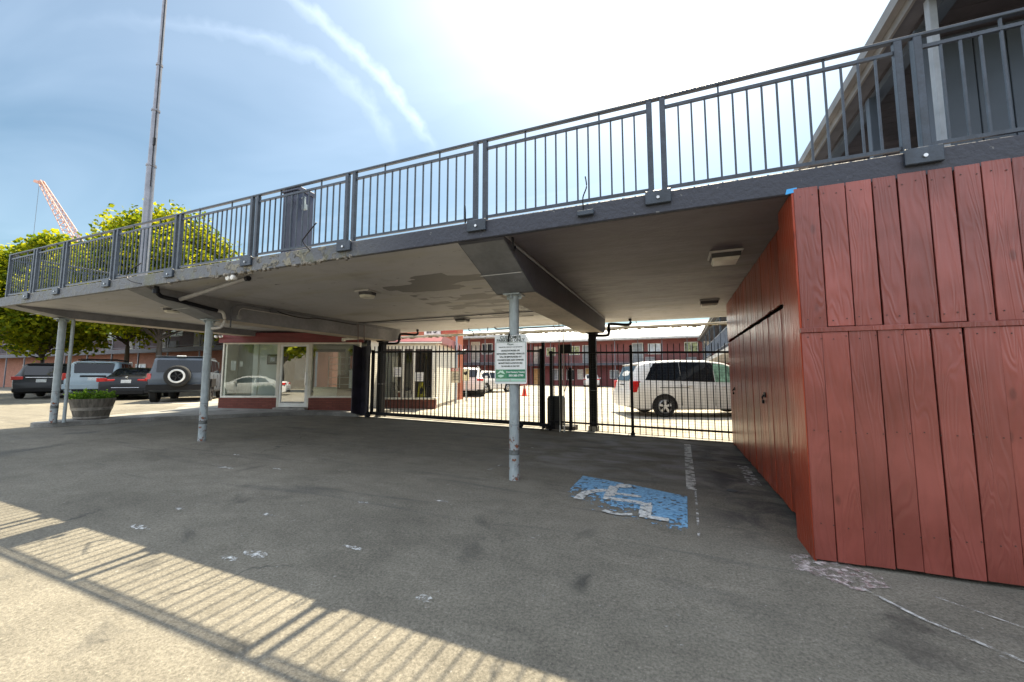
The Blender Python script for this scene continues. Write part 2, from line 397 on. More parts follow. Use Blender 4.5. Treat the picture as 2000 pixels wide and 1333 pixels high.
    crack = mul(rng(vc.outputs['Distance'], 0.0, 0.007, 0.75, 0.0), rng(noise(0.33, 3), 0.55, 0.62, 0.0, 1.0))
    c_ = layer(c_, crack, (0.04, 0.04, 0.04))
    L.new(c_, b.inputs['Base Color'])
    bp = N.new('ShaderNodeBump'); bp.inputs['Strength'].default_value = 0.5; bp.inputs['Distance'].default_value = 0.012; L.new(grain, bp.inputs['Height']); L.new(bp.outputs[0], b.inputs['Normal'])
    L.new(rng(oil, 0, 0.6, 0.85, 0.5), b.inputs['Roughness'])
    return m
def sheet(name, xs, ys, dz, m, kind='structure'):
    mb = MB(); nx, ny = len(xs), len(ys)
    mb.add([(x, y, gz(x, y) + dz) for y in ys for x in xs], [(j * nx + i, j * nx + i + 1, (j + 1) * nx + i + 1, (j + 1) * nx + i) for j in range(ny - 1) for i in range(nx - 1)])
    o = mb.build(name, m); o['kind'] = kind; return o
asphalt = ground_mat()
sheet('ground', (-900, -60, -30, -16, -8, 1, 30, 900), (-400, -40, -10, -1.6, 3.4, 10, 40, 120, 1500), 0.0, asphalt)
court_m = mat('courtyard_concrete', (0.33, 0.30, 0.245), 0.85, 0.14, 0.8, fine=0.16, bscale=60, bump=0.2)
sheet('courtyard', (-19.0, -16, -8, 1, 14), (9.36, 14, 47), 0.004, court_m)
th = MB().add([(-8.1, 9.06, gz(-8.1) + 0.012), (1.2, 9.06, 0.012), (1.2, 9.36, 0.012), (-8.1, 9.36, gz(-8.1) + 0.012)], [(0, 1, 2, 3)]).build('gate_threshold', mat('threshold_concrete', (0.3, 0.29, 0.26), 0.85, 0.2, 5, fine=0.2)); struct(th)

# kerbed pavement in front of the office, with the island tip that carries the barrel
kp = smoothpath([(-12.75, 4.30, 0), (-12.45, 4.18, 0), (-12.2, 4.75, 0), (-12.0, 5.55, 0), (-11.55, 6.4, 0), (-11.0, 7.2, 0), (-10.5, 8.1, 0), (-9.9, 8.75, 0), (-9.2, 9.0, 0), (-8.45, 9.12, 0)], 4)
poly = [(p.x, p.y) for p in kp] + [(-8.45, 10.6), (-10, 11.2), (-15.2, 9.4), (-15.2, 8.6), (-13.7, 7.4), (-13.1, 5.6)]
mb = MB(); n = len(poly)
top = [(x, y, gz(x) + 0.095) for x, y in poly]; bot = [(x, y, gz(x) - 0.05) for x, y in poly]
mb.add(top + bot, [tuple(range(n))] + [(i, n + i, n + (i + 1) % n, (i + 1) % n) for i in range(n)])
pv = mb.build('pavement', mat('kerb_concrete', (0.2, 0.195, 0.18), 0.85, 0.2, 2.0, fine=0.2, bscale=50, bump=0.3)); struct(pv)

# worn painted markings
blue_m = worn_paint('worn_blue_paint', (0.10, 0.30, 0.54), 0.445, 0.505, 15, 0.6, grad=(0.28, 0.42, -1.66, 0.05), col2=(0.2, 0.4, 0.6))
mk = MB().add([(-1.15, 3.9, gz(-1.15) + 0.006), (0.05, 3.76, gz(0.05) + 0.006), (0.07, 4.84, gz(0.07) + 0.006), (-0.55, 5.08, gz(-0.5) + 0.006), (-1.14, 5.24, gz(-1.14) + 0.006)], [(0, 1, 2, 3, 4)]).build('parking_symbol', blue_m)
tag(mk, 'worn blue accessible parking square painted on the asphalt with faded white wheelchair', 'painted symbol')
white_m = worn_paint('worn_white_paint', (0.55, 0.56, 0.54), 0.38, 0.48, 20, 0.6)
ST = [0]
def stroke(mb, pts, w, dz=0.011):
    ST[0] += 1; dz += 0.0003 * (ST[0] % 9)
    pts = [Vector((p[0], p[1], 0)) for p in pts]; L_, Rr = [], []
    for i, p in enumerate(pts):
        d = (pts[min(i + 1, len(pts) - 1)] - pts[max(i - 1, 0)]).normalized(); nn = Vector((-d.y, d.x, 0)) * w / 2
        a, b = p + nn, p - nn; L_.append((a.x, a.y, gz(a.x, a.y) + dz)); Rr.append((b.x, b.y, gz(b.x, b.y) + dz))
    n = len(pts); mb.add(L_ + Rr, [(i, i + 1, n + i + 1, n + i) for i in range(n - 1)])
mb = MB()
stroke(mb, smoothpath([(-0.98, 4.24, 0), (-0.96, 4.45, 0), (-0.88, 4.6, 0), (-0.75, 4.7, 0)]), 0.10)
stroke(mb, [(-0.70, 4.46), (-0.70, 4.90)], 0.11)
stroke(mb, [(-0.745, 4.40), (-0.27, 4.38)], 0.10)
stroke(mb, [(-0.655, 4.60), (-0.38, 4.60)], 0.075)
stroke(mb, [(-0.31, 4.34), (-0.31, 4.03)], 0.11)
stroke(mb, smoothpath([(-0.68, 3.99, 0), (-0.55, 3.94, 0), (-0.41, 3.99, 0)]), 0.06)
stroke(mb, [(-0.35, 3.99), (-0.10, 3.97)], 0.085)
mb.add([(-0.60 + 0.09 * math.cos(i * math.pi / 9), 4.95 + 0.09 * math.sin(i * math.pi / 9), gz(-0.6) + 0.0145) for i in range(18)], [tuple(range(18))])
wm = mb.build('wheelchair_emblem', white_m, mk)
line_m = worn_paint('worn_line_paint', (0.55, 0.54, 0.5), 0.40, 0.53, 8, 0.6)
mb = MB(); stroke(mb, [(0.16, 8.5), (0.14, 6.8), (0.125, 5.15)], 0.11, 0.005)
struct(mb.build('parking_line', line_m))
mb = MB(); stroke(mb, [(0.16, 5.12), (0.15, 4.5), (0.13, 3.7)], 0.02, 0.0055); stroke(mb, [(0.86, 6.85), (0.84, 5.7)], 0.14, 0.0055)
stroke(mb, [(-2.82, 6.98), (-2.35, 6.8)], 0.05, 0.0055); stroke(mb, [(-2.36, 5.0), (-2.32, 5.36)], 0.04, 0.0055)
stroke(mb, [(1.02, 3.25), (1.2, 3.0), (1.6, 2.65), (2.0, 2.2)], 0.022, 0.008); stroke(mb, [(1.35, 3.3), (1.9, 2.9), (2.6, 2.5)], 0.010, 0.008)
struct(mb.build('parking_line_trace', worn_paint('faint_line_paint', (0.5, 0.5, 0.48), 0.44, 0.6, 11, 0.6)))
mb = MB()
for x, y, a, b in ((-2.9, 2.16, 0.11, 0.05), (-3.02, 2.05, 0.08, 0.03), (-4.28, 2.11, 0.14, 0.03), (-5.47, 3.6, 0.14, 0.035), (-4.86, 3.84, 0.1, 0.02), (-4.41, 2.49, 0.08, 0.02), (-1.44, 2.16, 0.05, 0.03), (-2.9, 3.26, 0.08, 0.02), (-2.3, 2.5, 0.09, 0.02), (-3.5, 2.7, 0.1, 0.02), (-2.2, 3.6, 0.07, 0.02), (-6.2, 4.2, 0.12, 0.02)):
    ring = [(x + a * (0.7 + 0.6 * random.random()) * math.cos(t), y + b * (0.7 + 0.6 * random.random()) * math.sin(t)) for t in [i * math.pi / 8 for i in range(16)]]
    mb.add([(p, q, gz(p, q) + 0.006) for p, q in ring], [tuple(range(16))])
struct(mb.build('paint_scuff', worn_paint('scuff_paint', (0.6, 0.6, 0.58), 0.46, 0.62, 24, 0.7)))
mb = MB(); ring = []
for i in range(26):
    t = 2 * math.pi * i / 26; rr = 1 + 0.25 * random.uniform(-1, 1); ring.append((0.93 + 0.24 * rr * math.cos(t) + 0.1 * math.sin(t), 3.43 + 0.16 * rr * math.sin(t) - 0.12 * math.cos(t)))
mb.add([(p, q, gz(p, q) + 0.007) for p, q in ring], [tuple(range(26))])
struct(mb.build('paint_spill', worn_paint('spilt_paint', (0.28, 0.18, 0.17), 0.44, 0.62, 16, 0.7, col2=(0.55, 0.5, 0.48))))
mb = MB().lathe([(0.0, 0.006), (0.055, 0.006), (0.06, 0.0)], 20, (0.55, 5.32, gz(0.55)))
tag(mb.build('utility_cover', mat('tar_black', (0.012, 0.012, 0.012), 0.5)), 'small round black cap in the asphalt beside the blue symbol', 'utility cover')

# ------------------------------------------------------------------ canopy: slab, fascia, beams
XL, XR, YF, YB = -12.56, 11.0, 3.6, 10.7
soffit_m = mat('soffit_paint', (0.30, 0.285, 0.265), 0.75, 0.1, 1.2, fine=0.06, bscale=14, bump=0.12)
def soffit_material():
    m = bpy.data.materials.new('peeling_soffit_paint'); m.use_nodes = True
    N, L = m.node_tree.nodes, m.node_tree.links; b = N['Principled BSDF']; b.inputs['Roughness'].default_value = 0.55
    tc = N.new('ShaderNodeTexCoord'); sp = N.new('ShaderNodeSeparateXYZ'); L.new(tc.outputs['Object'], sp.inputs[0])
    def mth(op, a, b_=None, clamp=False, c=None):
        n = N.new('ShaderNodeMath'); n.operation = op; n.use_clamp = clamp
        for i, v in enumerate((a, b_, c)):
            if v is None: continue
            if isinstance(v, (int, float)): n.inputs[i].default_value = v
            else: L.new(v, n.inputs[i])
        return n.outputs[0]
    def nz_(sc, det, st=(1, 1, 1), dist=0.0, rough=0.6):
        mp = N.new('ShaderNodeMapping'); mp.inputs['Scale'].default_value = st; L.new(tc.outputs['Object'], mp.inputs[0])
        n = N.new('ShaderNodeTexNoise'); n.inputs['Scale'].default_value = sc; n.inputs['Detail'].default_value = det; n.inputs['Distortion'].default_value = dist; n.inputs['Roughness'].default_value = rough
        L.new(mp.outputs[0], n.inputs['Vector']); return n.outputs[0]
    def mix(f, a, b_):
        n = N.new('ShaderNodeMix'); n.data_type = 'RGBA'
        for i, v in ((0, f), (6, a), (7, b_)):
            if isinstance(v, tuple): n.inputs[i].default_value = (*v, 1)
            else: L.new(v, n.inputs[i])
        return n.outputs[2]
    x, y = sp.outputs[0], mth('ADD', sp.outputs[1], 7.0)
    # board-shaped patches where the top coat came off, left bay next to the middle beam
    vo = N.new('ShaderNodeTexVoronoi'); vo.distance = 'CHEBYCHEV'; vo.inputs['Scale'].default_value = 2.2; vo.inputs['Randomness'].default_value = 0.85
    mp = N.new('ShaderNodeMapping'); mp.inputs['Scale'].default_value = (0.75, 2.0, 0.0); L.new(tc.outputs['Object'], mp.inputs[0]); L.new(mp.outputs[0], vo.inputs['Vector'])
    sc = N.new('ShaderNodeSeparateColor'); L.new(vo.outputs['Color'], sc.inputs[0])
    zone = mth('MULTIPLY', mth('ADD', x, 4.9, True), mth('SUBTRACT', -1.6, x, True))
    zoney = mth('MULTIPLY', mth('SUBTRACT', y, 4.2, True), mth('SUBTRACT', 9.6, y, True))
    patch = mth('GREATER_THAN', mth('ADD', mth('MULTIPLY', mth('MULTIPLY', zone, zoney), 0.46), mth('MULTIPLY', sc.outputs[0], 0.62)), 0.80)
    # grimy right-hand bay
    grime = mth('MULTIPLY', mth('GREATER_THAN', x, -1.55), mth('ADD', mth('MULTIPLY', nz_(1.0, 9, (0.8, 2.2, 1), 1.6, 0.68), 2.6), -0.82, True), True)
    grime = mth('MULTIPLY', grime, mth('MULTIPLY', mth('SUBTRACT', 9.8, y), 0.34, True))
    base = mix(mth('MULTIPLY', nz_(0.7, 5), 1.0), (0.33, 0.33, 0.35), (0.45, 0.435, 0.44))
    warm = mix(mth('MULTIPLY', mth('SUBTRACT', nz_(1.1, 7, (0.5, 2.5, 1)), 0.5, True), 4.0, True), base, (0.34, 0.32, 0.26))
    c = mix(patch, warm, (0.125, 0.122, 0.125))
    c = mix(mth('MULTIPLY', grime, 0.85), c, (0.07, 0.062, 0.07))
    fr_ = mth('MULTIPLY', mth('MULTIPLY', mth('SUBTRACT', mth('ADD', 6.2, mth('MULTIPLY', nz_(0.8, 5), 1.6)), y), 0.5, True), mth('MULTIPLY', mth('ADD', x, 1.56), 20.0, True))  # shade painted into the colour: right bay darkens towards the front edge
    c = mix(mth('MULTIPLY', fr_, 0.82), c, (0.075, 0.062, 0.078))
    wst = mth('MULTIPLY', mth('SUBTRACT', nz_(0.9, 9, (1.2, 0.9, 1), 1.2, 0.66), 0.53, True), 5.0, True)
    c = mix(mth('MULTIPLY', wst, 0.45), c, (0.17, 0.155, 0.15))
    fm = mth('MULTIPLY', mth('SUBTRACT', nz_(5.5, 9, (0.7, 1.6, 1), 0.6, 0.72), 0.5, True), 5.0, True)
    c = mix(mth('MULTIPLY', fm, mth('ADD', mth('MULTIPLY', mth('GREATER_THAN', x, -1.55), 0.45), 0.13)), c, (0.08, 0.07, 0.075))
    # small knocks and nail holes
    kn = mth('MULTIPLY', mth('SUBTRACT', nz_(6.5, 3, (0.6, 1.8, 1)), 0.69, True), 40.0, True)
    c = mix(kn, c, (0.1, 0.1, 0.1))
    L.new(c, b.inputs['Base Color'])
    bp = N.new('ShaderNodeBump'); bp.inputs['Strength'].default_value = 0.5; bp.inputs['Distance'].default_value = 0.02
    L.new(mth('ADD', nz_(1.3, 8, (0.7, 2.2, 1), 0.5), mth('MULTIPLY', nz_(22, 3), 0.25)), bp.inputs['Height']); L.new(bp.outputs[0], b.inputs['Normal'])
    return m
def fascia_material():
    m = bpy.data.materials.new('weathered_fascia_paint'); m.use_nodes = True
    N, L = m.node_tree.nodes, m.node_tree.links; b = N['Principled BSDF']; b.inputs['Roughness'].default_value = 0.6
    tc = N.new('ShaderNodeTexCoord'); sp = N.new('ShaderNodeSeparateXYZ'); L.new(tc.outputs['Object'], sp.inputs[0])
    def rng(v, a, b_, c, d_):
        r = N.new('ShaderNodeMapRange'); r.inputs[1].default_value = a; r.inputs[2].default_value = b_; r.inputs[3].default_value = c; r.inputs[4].default_value = d_; L.new(v, r.inputs[0]); return r.outputs[0]
    def mth(op, a, b_):
        n = N.new('ShaderNodeMath'); n.operation = op
        for i, v in enumerate((a, b_)):
            if isinstance(v, (int, float)): n.inputs[i].default_value = v
            else: L.new(v, n.inputs[i])
        return n.outputs[0]
    def nz_(sc, det):
        n = N.new('ShaderNodeTexNoise'); n.inputs['Scale'].default_value = sc; n.inputs['Detail'].default_value = det; L.new(tc.outputs['Object'], n.inputs['Vector']); return n.outputs[0]
    def mix(f, a, b_):
        n = N.new('ShaderNodeMix'); n.data_type = 'RGBA'
        for i, v in ((0, f), (6, a), (7, b_)):
            if isinstance(v, tuple): n.inputs[i].default_value = (*v, 1)
            else: L.new(v, n.inputs[i])
        return n.outputs[2]
    new = rng(sp.outputs[0], -4.6, -2.6, 0, 1)
    paint = mix(new, (0.115, 0.12, 0.13), (0.028, 0.031, 0.045))
    chip = mth('MULTIPLY', mth('MULTIPLY', rng(nz_(7, 9), 0.50, 0.56, 0, 1), rng(sp.outputs[0], -7.3, -5.2, 0.2, 1)), rng(sp.outputs[0], -4.0, -3.3, 1, 0.0))
    c = mix(chip, paint, (0.2, 0.18, 0.13))
    dk = mth('MULTIPLY', rng(nz_(14, 8), 0.54, 0.6, 0, 1), chip)
    c = mix(dk, c, (0.03, 0.028, 0.025))
    moss = mth('MULTIPLY', rng(nz_(3.1, 8), 0.55, 0.68, 0, 0.7), rng(sp.outputs[0], -3.9, -3.1, 1, 0))
    c = mix(moss, c, (0.13, 0.13, 0.075))
    c = mix(rng(nz_(20, 6), 0.7, 0.74, 0, 0.4), c, (0.3, 0.3, 0.28))
    L.new(c, b.inputs['Base Color'])
    bp = N.new('ShaderNodeBump'); bp.inputs['Strength'].default_value = 0.7; bp.inputs['Distance'].default_value = 0.012; L.new(mth('ADD', mth('MULTIPLY', chip, 2.0), nz_(30, 5)), bp.inputs['Height']); L.new(bp.outputs[0], b.inputs['Normal'])
    return m
canopy = thing('canopy', 'wide flat concrete deck canopy spanning the driveway from the street trees to the red enclosure', 'canopy', (0, 7, 0))
MB().box((XL, YF + 0.03, 2.72), (XR, YB, 2.865)).build('deck_slab', soffit_material(), canopy)
fm = fascia_material()
mb = MB(); mb.bbox((XL - 0.02, YF - 0.02, 2.70), (XR, YF + 0.028, 2.885), 0.008)
mb.box((XL - 0.03, YF + 0.03, 2.70), (XL - 0.002, YB, 2.885))
fa = mb.build('fascia', fm, canopy)
mb = MB()
for i in range(60):       # crumbling lower edge of the fascia
    x = -7.0 + 3.6 * random.random() ** 0.8
    s_ = random.uniform(0.012, 0.035)
    mb.obox((x, YF + random.uniform(-0.03, 0.02), 2.70 + random.uniform(-0.012, 0.012)), (s_ * 2, s_, s_), random.uniform(0, 3), random.uniform(0, 3))
mb.build('spalled_edge', mat('broken_concrete', (0.2, 0.18, 0.15), 0.9, 0.3, 9), fa, world=True)['kind'] = 'stuff'
beam_side = mat('beam_paint', (0.2, 0.2, 0.215), 0.6, 0.12, 1.6, fine=0.08, bscale=18, bump=0.15)
beam_dark = mat('beam_dark_paint', (0.07, 0.072, 0.088), 0.55, 0.15, 1.6, fine=0.08, bscale=18, bump=0.15)
beam_under = mat('beam_soffit_paint', (0.42, 0.36, 0.29), 0.7, 0.12, 1.6, fine=0.1, bscale=18, bump=0.15)
for k, (x0, x1, zb, ym, sm) in enumerate(((-2.08, -1.56, 2.345, 4.62, beam_dark), (-8.15, -7.64, 2.35, 4.72, beam_side), (-12.5, -12.05, 2.56, 4.45, beam_side))):
    prof = [(YF + 0.031, 2.70), (ym, zb), (9.72, zb), (9.95, zb + 0.10), (9.95, 2.718), (YF + 0.031, 2.718)]
    bo = MB().prism(prof, x0, x1, 'X').build('beam', sm, canopy)
    MB().add([(x0 + 0.01, ym + 0.03, zb - 0.004), (x1 - 0.01, ym + 0.03, zb - 0.004), (x1 - 0.01, 9.70, zb - 0.004), (x0 + 0.01, 9.70, zb - 0.004)], [(0, 1, 2, 3)]).build('beam_underside', beam_under, bo)
    MB().add([(x0 + 0.01, YF + 0.06, 2.70 - (2.70 - zb) * 0.03 / (ym - YF - 0.03) - 0.004), (x1 - 0.01, YF + 0.06, 2.70 - (2.70 - zb) * 0.03 / (ym - YF - 0.03) - 0.004), (x1 - 0.01, ym - 0.01, zb + 0.0), (x0 + 0.01, ym - 0.01, zb + 0.0)], [(0, 1, 2, 3)]).build('beam_tip_face', mat('beam_tip_paint', (0.17, 0.175, 0.185), 0.6, 0.12, 2.0, fine=0.08, bscale=18), bo)
    mb = MB()
    mb.box((x0 + 0.004, ym - 0.47, 2.465 + (zb - 2.345) * 0.6), (x1 - 0.004, ym - 0.462, 2.472 + (zb - 2.345) * 0.6))
    mb.build('pour_joint', mat('joint_pale', (0.45, 0.45, 0.44), 0.8), bo)

# round canopy posts
gal = mat('galvanised_post_paint', (0.30, 0.345, 0.36), 0.42, 0.12, 3.0, bump=0.08, bscale=30, stretch=(1, 1, 0.4), fine=0.12)
rust = worn_paint('rust_patch', (0.22, 0.07, 0.03), 0.54, 0.62, 14, 0.8)
for x, y, z0, z1, lab in ((-1.87, 4.70, 0.052, 2.345, 'pale grey round steel post in the middle of the driveway carrying the towing sign'),
                          (-7.9, 4.74, 0.16, 2.35, 'pale grey round steel post with dark joints standing on the asphalt before the office'),
                          (-12.32, 4.42, 0.33, 2.56, 'pale grey round steel post on the kerb island beside the barrel planter')):
    t = thing('canopy_post', lab, 'post', (x, y, z0), 0, 'round canopy posts')
    mb = MB(); mb.lathe([(0.062, 0), (0.062, z1 - z0 - 0.02)], 28, (x, y, z0)); mb.build('shaft', gal, t, True)
    mb = MB(); mb.bbox((x - 0.11, y - 0.11, z1 - 0.022), (x + 0.11, y + 0.11, z1 - 0.002), 0.004)
    for a in range(4):
        mb.obox((x + 0.075 * math.cos(a * math.pi / 2), y + 0.075 * math.sin(a * math.pi / 2), z1 - 0.045), (0.05, 0.008, 0.045), a * math.pi / 2)
    mb.build('cap_plate', gal, t)
    mb = MB()
    for zr in ((0.30, 0.36), (0.66, 0.665), (1.55, 1.555)): mb.lathe([(0.0635, zr[0]), (0.0635, zr[1])], 28, (x, y, z0))
    mb.build('joint_ring', mat('dark_joint', (0.1, 0.11, 0.11), 0.7, 0.2, 30), t, True)
    mb = MB().lathe([(0.0633, 0.0), (0.0633, 0.75)], 28, (x, y, z0)); mb.build('rust_mark', rust, t, True)
t = thing('drain_pipe', 'thin grey drain pipe standing behind the post on the kerb island', 'pipe', (-12.12, 4.62, 0.32))
MB().tube([(-12.17, 4.53, 0.33), (-12.17, 4.53, 2.55)], 0.03, 12).build('pipe_run', gal, t, True)
MB().lathe([(0.037, 0), (0.037, 0.06)], 14, (-12.17, 4.53, 1.3)).build('coupling', gal, t, True)
blk = mat('black_gloss_paint', (0.008, 0.008, 0.011), 0.45, 0.2, 5, bump=0.06, bscale=30, spec=0.22)
for x, y, lab in ((-1.80, 9.52, 'black square steel post carrying the middle beam beside the gate motor'), (-7.88, 9.45, 'black square steel post behind the left end of the sliding gate')):
    z0 = gz(x)
    t = thing('steel_column', lab, 'post', (x, y, z0), 0, 'black steel columns at the back of the canopy')
    MB().bbox((x - 0.085, y - 0.085, z0 + 0.12), (x + 0.085, y + 0.085, 2.30), 0.012).build('shaft', blk, t)
    MB().prism([(x - 0.09, 2.30), (x + 0.09, 2.30), (x + 0.15, 2.344), (x - 0.15, 2.344)], y - 0.12, y + 0.12, 'Y').build('head_plate', blk, t)
    MB().bbox((x - 0.11, y - 0.11, z0 - 0.02), (x + 0.11, y + 0.11, z0 + 0.12), 0.01).build('plinth', mat('plinth_concrete', (0.3, 0.29, 0.26), 0.9, 0.2, 8), t)
    MB().bbox((x - 0.088, y - 0.088, z0 + 0.93), (x + 0.088, y + 0.088, z0 + 0.945), 0.001).build('weld_band', mat('worn_band', (0.3, 0.3, 0.3), 0.6), t)

# ------------------------------------------------------------------ deck railing
rail_m = mat('railing_slate_paint', (0.026, 0.036, 0.052), 0.45, 0.18, 9.0, bump=0.08, bscale=60, fine=0.15)
rl = thing('deck_railing', 'slate painted metal railing of slim balusters along the edge of the deck', 'railing', (-5, YF + 0.03, 2.865))
px = [-12.50, -11.42, -10.30, -8.66, -6.96, -5.27, -3.58, -1.83, -0.09, 1.65, 3.39, 5.13, 6.87]
YR = YF + 0.05
MB().bbox((XL, YR - 0.02, 3.765), (7.0, YR + 0.02, 3.79), 0.004).build('handrail', rail_m, rl)
MB().bbox((XL - 0.01, YR + 0.03, 3.765), (XL + 0.05, 7.4, 3.79), 0.004).build('handrail', rail_m, rl)
def rail_post(x, y):
    mb = MB(); mb.bbox((x - 0.024, y - 0.024, 2.80), (x + 0.024, y + 0.024, 3.765), 0.004)
    mb.build('post', rail_m, rl)
def bracket(x):
    b = MB().bbox((x - 0.105, YF - 0.052, 2.775), (x + 0.105, YF - 0.021, 2.895), 0.006).build('bracket', rail_m, rl)
    MB().lathe([(0.013, -0.012), (0.013, 0.0)], 10, (x + 0.0, YF - 0.052, 2.825), 'Y').build('bolt', mat('zinc', (0.5, 0.5, 0.5), 0.35, 0.1, 5, metal=0.8), b)
def panel(p, q, nb, tall):
    """infill between two points: bottom and mid rails with nb balusters; the tall ones run on to the handrail"""
    p, q = Vector(p), Vector(q)
    for z in (3.685, 2.945): o = MB().bar(p + Vector((0, 0, z)), q + Vector((0, 0, z)), 0.022, 0.026).build('rail', rail_m, rl)
    for i in range(nb):
        c = p + (q - p) * (i + 1) / (nb + 1); z1 = 3.764 if i in tall else 3.672
        mb = MB().box((c.x - 0.007, c.y - 0.007, 2.958), (c.x + 0.007, c.y + 0.007, z1)); mb.build('baluster', rail_m, o)
for i, x in enumerate(px):
    if i == 0: rail_post(x, YR); continue
    for dx in (-0.056, 0.056): rail_post(x + dx, YR)
    bracket(x)
for i in range(len(px) - 1):
    a, b = px[i] + (0.024 if i == 0 else 0.08), px[i + 1] - 0.08
    nb = 14 if b - a > 1.3 else 9
    panel((a, YR, 0), (b, YR, 0), nb, (3, 10) if nb == 14 else (2, 6))
for y in (5.35, 7.1): rail_post(XL + 0.02, y)
panel((XL + 0.02, YR + 0.03, 0), (XL + 0.02, 5.32, 0), 14, (3, 10)); panel((XL + 0.02, 5.38, 0), (XL + 0.02, 7.07, 0), 14, (3, 10))

# bits on the fascia and the deck
t = thing('cable_whip', 'short bent cable stub sticking up from a small box on the fascia', 'cable', (-0.72, YF - 0.03, 2.80))
MB().bbox((-0.79, YF - 0.06, 2.765), (-0.64, YF - 0.021, 2.815), 0.006).build('junction_box', rail_m, t)
MB().tube(smoothpath([(-0.73, YF - 0.045, 2.81), (-0.735, YF - 0.05, 2.93), (-0.70, YF - 0.05, 3.03), (-0.71, YF - 0.05, 3.13)]), 0.006, 6).build('cable', blk, t, True)
for pts, lab in (([(-4.10, 3.55, 2.84), (-4.19, 3.52, 2.95), (-4.16, 3.52, 3.01), (-3.99, 3.53, 3.17)], 'black cable stub bent over the crumbling stretch of fascia'),
                 ([(-1.82 - 0.17, 3.62, 2.87), (-1.98, 3.60, 3.0), (-1.985, 3.60, 3.08)], 'thin rod standing on the deck edge left of a railing post'),
                 ([(-7.55, 3.52, 2.72), (-7.85, 3.50, 2.80), (-7.9, 3.50, 2.93), (-7.6, 3.52, 3.05)], 'black cable looping up the fascia beside the left drain elbow')):
    tag(MB().tube(smoothpath(pts), 0.008, 6).build('cable_stub', blk, None, True), lab, 'cable', 'cable stubs on the fascia')
t = thing('flood_light', 'small pale twin flood light hung under the crumbling fascia', 'lamp', (-5.62, 3.68, 2.70))
MB().tube([(-5.62, 3.68, 2.72), (-5.62, 3.66, 2.675)], 0.016, 10).build('stem', mat('lamp_grey', (0.4, 0.38, 0.35), 0.6), t)
for dx in (-0.05, 0.045):
    mb = MB().lathe([(0.0, -0.05), (0.034, -0.045), (0.04, -0.02), (0.022, 0.02), (0.0, 0.03)], 14, (-5.62 + dx, 3.63, 2.655), 'Y'); mb.build('lamp_head', mat('lamp_pale', (0.6, 0.58, 0.54), 0.5), t, True)
tag(MB().add([(0.83, YF - 0.024, 2.70), (0.91, YF - 0.024, 2.71), (0.905, YF - 0.023, 2.745), (0.84, YF - 0.023, 2.74)], [(0, 1, 2, 3)]).build('masking_tape', mat('blue_tape', (0.05, 0.35, 0.75), 0.6)), 'scrap of bright blue masking tape at the enclosure corner', 'tape')

# chimney-like pillar on the deck, and the flagpole
t = thing('deck_pillar', 'square slate blue pillar standing on the deck just behind the railing', 'pillar', (-4.76, 3.9, 2.866))
slate = mat('slate_cladding', (0.045, 0.052, 0.085), 0.5, 0.12, 3, bump=0.05)
MB().bbox((-4.90, 3.77, 2.867), (-4.62, 4.03, 3.80), 0.008).build('shaft', slate, t)
MB().bbox((-4.92, 3.75, 3.80), (-4.60, 4.05, 3.86), 0.008).build('cap', slate, t)
MB().bar((-4.72, 3.766, 2.9), (-4.72, 3.766, 3.79), 0.02, 0.006).build('trim_strip', slate, t)
mb = MB().box((-4.62, 3.82, 3.70), (-4.55, 3.84, 3.72)).box((-4.59, 3.81, 3.54), (-4.53, 3.85, 3.61)).bar((-4.565, 3.83, 3.715), (-4.555, 3.83, 3.60), 0.02)
mb.build('lamp_bracket', gal, t)
t = thing('flagpole', 'tall tapering grey metal mast rising from the deck at left', 'flagpole', (-10.72, 5.0, 2.865))
mast = mat('mast_metal', (0.2, 0.2, 0.22), 0.35, 0.1, 5, metal=0.5)
mb = MB()
for r, z0, z1 in ((0.085, 2.866, 6.0), (0.068, 6.0, 7.3), (0.056, 7.3, 8.4), (0.045, 8.4, 10.2)): mb.lathe([(r, z0), (r * 0.95, z1)], 18, (-10.72, 5.0, 0))
mb.build('shaft', mast, t, True)
for z, r in ((6.0, 0.095), (7.3, 0.08), (8.4, 0.066)): MB().lathe([(r * 0.8, z - 0.03), (r, z - 0.02), (r, z + 0.02), (r * 0.8, z + 0.03)], 18, (-10.72, 5.0, 0)).build('collar', mast, t, True)
MB().tube([(-10.62, 4.97, 5.5), (-10.66, 4.98, 7.4), (-10.67, 4.98, 10.0)], 0.009, 6).build('halyard', blk, t)
MB().box((-10.64, 4.95, 6.45), (-10.60, 4.99, 6.62)).build('cleat', blk, t)

